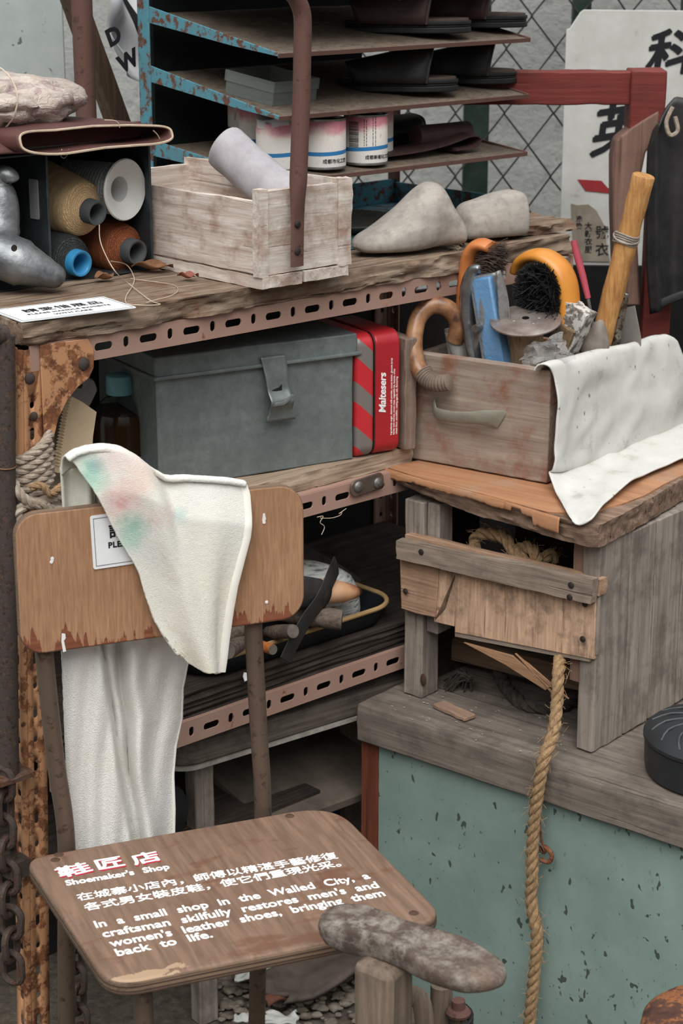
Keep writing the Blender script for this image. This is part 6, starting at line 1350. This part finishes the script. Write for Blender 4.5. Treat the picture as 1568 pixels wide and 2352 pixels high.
bm = B(); loft(bm, [sring(.82, .534, .07), sring(.93, .538, .06), sring(.985, .546, .03), sring(1, .554, .01), sring(.985, .561), sring(.9, .564), sring(.6, .565), sring(.2, .565)]); mk('sole_plate', bm, LASTI.m, fl, smooth=60)
bm = B(); pc = W0.onz(873, 2240, .53); pl_ = FL.i @ V(pc)
W_POST = wood('old_post_wood', '8b7a6b', '5f5247', 2, '4a4038', .4, .8, .75, .5)
rough(bm, pl_.x - .03, pl_.x + .021, pl_.y - .01, pl_.y + .034, G0, .54, (6, 5, 40), .0015, 40, 3, (1, 1, .2)); mk('post', bm, W_POST, fl, bevel=.008, seg=2)

# rusty round stool at the bottom right corner
rc = W0.onz(1655, 2335, .46)
RS = Frame(rc.x, rc.y, 0, 0)
rst = thing('rusty_stool', 'rust flaked round metal stool at the bottom right corner', 'stool', RS)
RST = Mat('flaking_rust', .8, .2, .3); _a = RST.noise(RST.tc, 30, 10, .7); RST.color(RST.ramp(_a, [(.32, '3f2c27'), (.47, '5d3f33'), (.52, 'a0683f'), (.56, '6a4133'), (.66, 'b08a62'), (.7, '55382d')])); RST.bump(_a, .7, .003)
bm = B(); lathe(bm, [(0, .462), (.05, .462), (.075, .458), (.084, .45), (.086, .437), (.083, .425), (.08, .425), (.078, .44), (0, .45)], 60); mk('seat', bm, RST.m, rst)
bm = B(); lathe(bm, [(0, G0), (.02, G0), (.02, .45), (0, .45)], 20); mk('pedestal', bm, RUST_DARK, rst)
bm = B(); lathe(bm, [(0, G0), (.12, G0), (.12, G0 + .012), (.02, G0 + .03), (0, G0 + .03)], 40); mk('base', bm, RUST_DARK, rst)

# small things behind the last
VZ = Frame(.06, 2.12, 0, 0)
bm = B(); tube(bm, spline([VZ.ony(x, y, .0) for x, y in ((930, 2300), (950, 2284), (966, 2300), (974, 2340), (976, 2400), (970, 2500))], 6), [(.007, .012)] * 6, 12, up=(0, 1, 0)); one('wooden_lever', bm, W_POST, VZ, 'worn grey curved wooden lever behind the cobbler last', 'lever')
bm = B(); p = VZ.ony(1014, 2262, .05); tube(bm, [V((p.x, p.y, .1)), V((p.x, p.y, p.z))], .014, 12); one('wooden_peg', bm, W_POST, VZ, 'plain wooden peg standing between the lever and the bolt', 'peg')
bl = thing('clamp_bolt', 'dark steel clamp bolt with worn round head behind the cobbler last', 'bolt', VZ)
p = VZ.ony(1052, 2330, .03); bm = B(); lathe(bm, [(0, -.2), (.011, -.2), (.011, 0), (0, 0)], 20, Mx.Translation(p)); mk('shank', bm, RUST_DARK, bl)
bm = B(); lathe(bm, [(0, 0), (.015, 0), (.016, .004), (.013, .008), (.0085, .009), (.0085, .02), (0, .021)], 20, Mx.Translation(p)); mk('head', bm, RUST_BROWN, bl)
random.seed(4); bm = B(); p = VZ.ony(1030, 2300, .09)
for i in range(7): tube(bm, [V((p.x + .03 * math.cos(R(20 * k)), p.y + .03 * math.sin(R(20 * k)), p.z - .02 - .008 * i + .003 * math.sin(R(20 * k + 50 * i)))) for k in range(18)], .0028, 6, closed=True)
one('wire_coil', bm, BLACK, VZ, 'black wire coil behind the wooden peg', 'wire')

# litter on the ground below the seat
random.seed(21)
def scrap(px, py, sz, mat, label, nm='litter_scrap', cat='scrap', z=.02, yaw=0, thick=.004, seed=0):
    p = W0.onz(px, py, z + G0); fr = Frame(p.x, p.y, G0 + .004, yaw); bm = B()
    sheet(bm, lambda s_, t_: V(((s_ - .5) * sz[0] * (1 + .3 * noise.noise(V((t_ * 3, seed, 1)))), (t_ - .5) * sz[1] * (1 + .3 * noise.noise(V((s_ * 3, seed, 4)))), z + sz[2] * noise.noise(V((s_ * 2.4, t_ * 2.4, seed))))), 12, 12)
    return one(nm, bm, mat, fr, label, cat, solid=thick, smooth=60)
WS = plain('white_packing_scrap', 'c8c8c4', 'aaa9a4', .8)
scrap(590, 2236, (.07, .05, .02), WS, 'crumpled white scrap under the right front edge of the seat', seed=2, z=.04); scrap(645, 2345, (.05, .03, .012), WS, 'small white scrap low under the seat', seed=5, z=.02); scrap(560, 2340, (.03, .02, .01), WS, 'tiny white scrap beside the dark chair leg at the bottom', seed=8, z=.02)
scrap(672, 2275, (.12, .06, .02), plain('rust_brown_leather', '6e4436', '573529', .8), 'rust brown leather offcut on the ground below the seat', 'leather_offcut', 'leather', .035, 30, .006, 3)
scrap(745, 2230, (.22, .1, .02), plain('grey_brown_leather_offcut', '5a4f47', '473e38', .85), 'long grey brown offcut lying behind the cobbler post', 'leather_offcut', 'leather', .05, 35, .008, 9)
bm = B()
for i in range(420):
    p = W0.onz(random.uniform(500, 880), random.uniform(2200, 2420), G0 + .008); r = random.uniform(.003, .012); blob(bm, p, (r, r * random.uniform(.5, 1), r * .5), .4, 80, i, 8)
one('rubble', bm, plain('grey_rubble', '8a8073', '5c544b', .95, sc=60, bump=.6), Frame(0, 0), 'grey rubble scattered on the ground below the seat', 'rubble', kind='stuff')
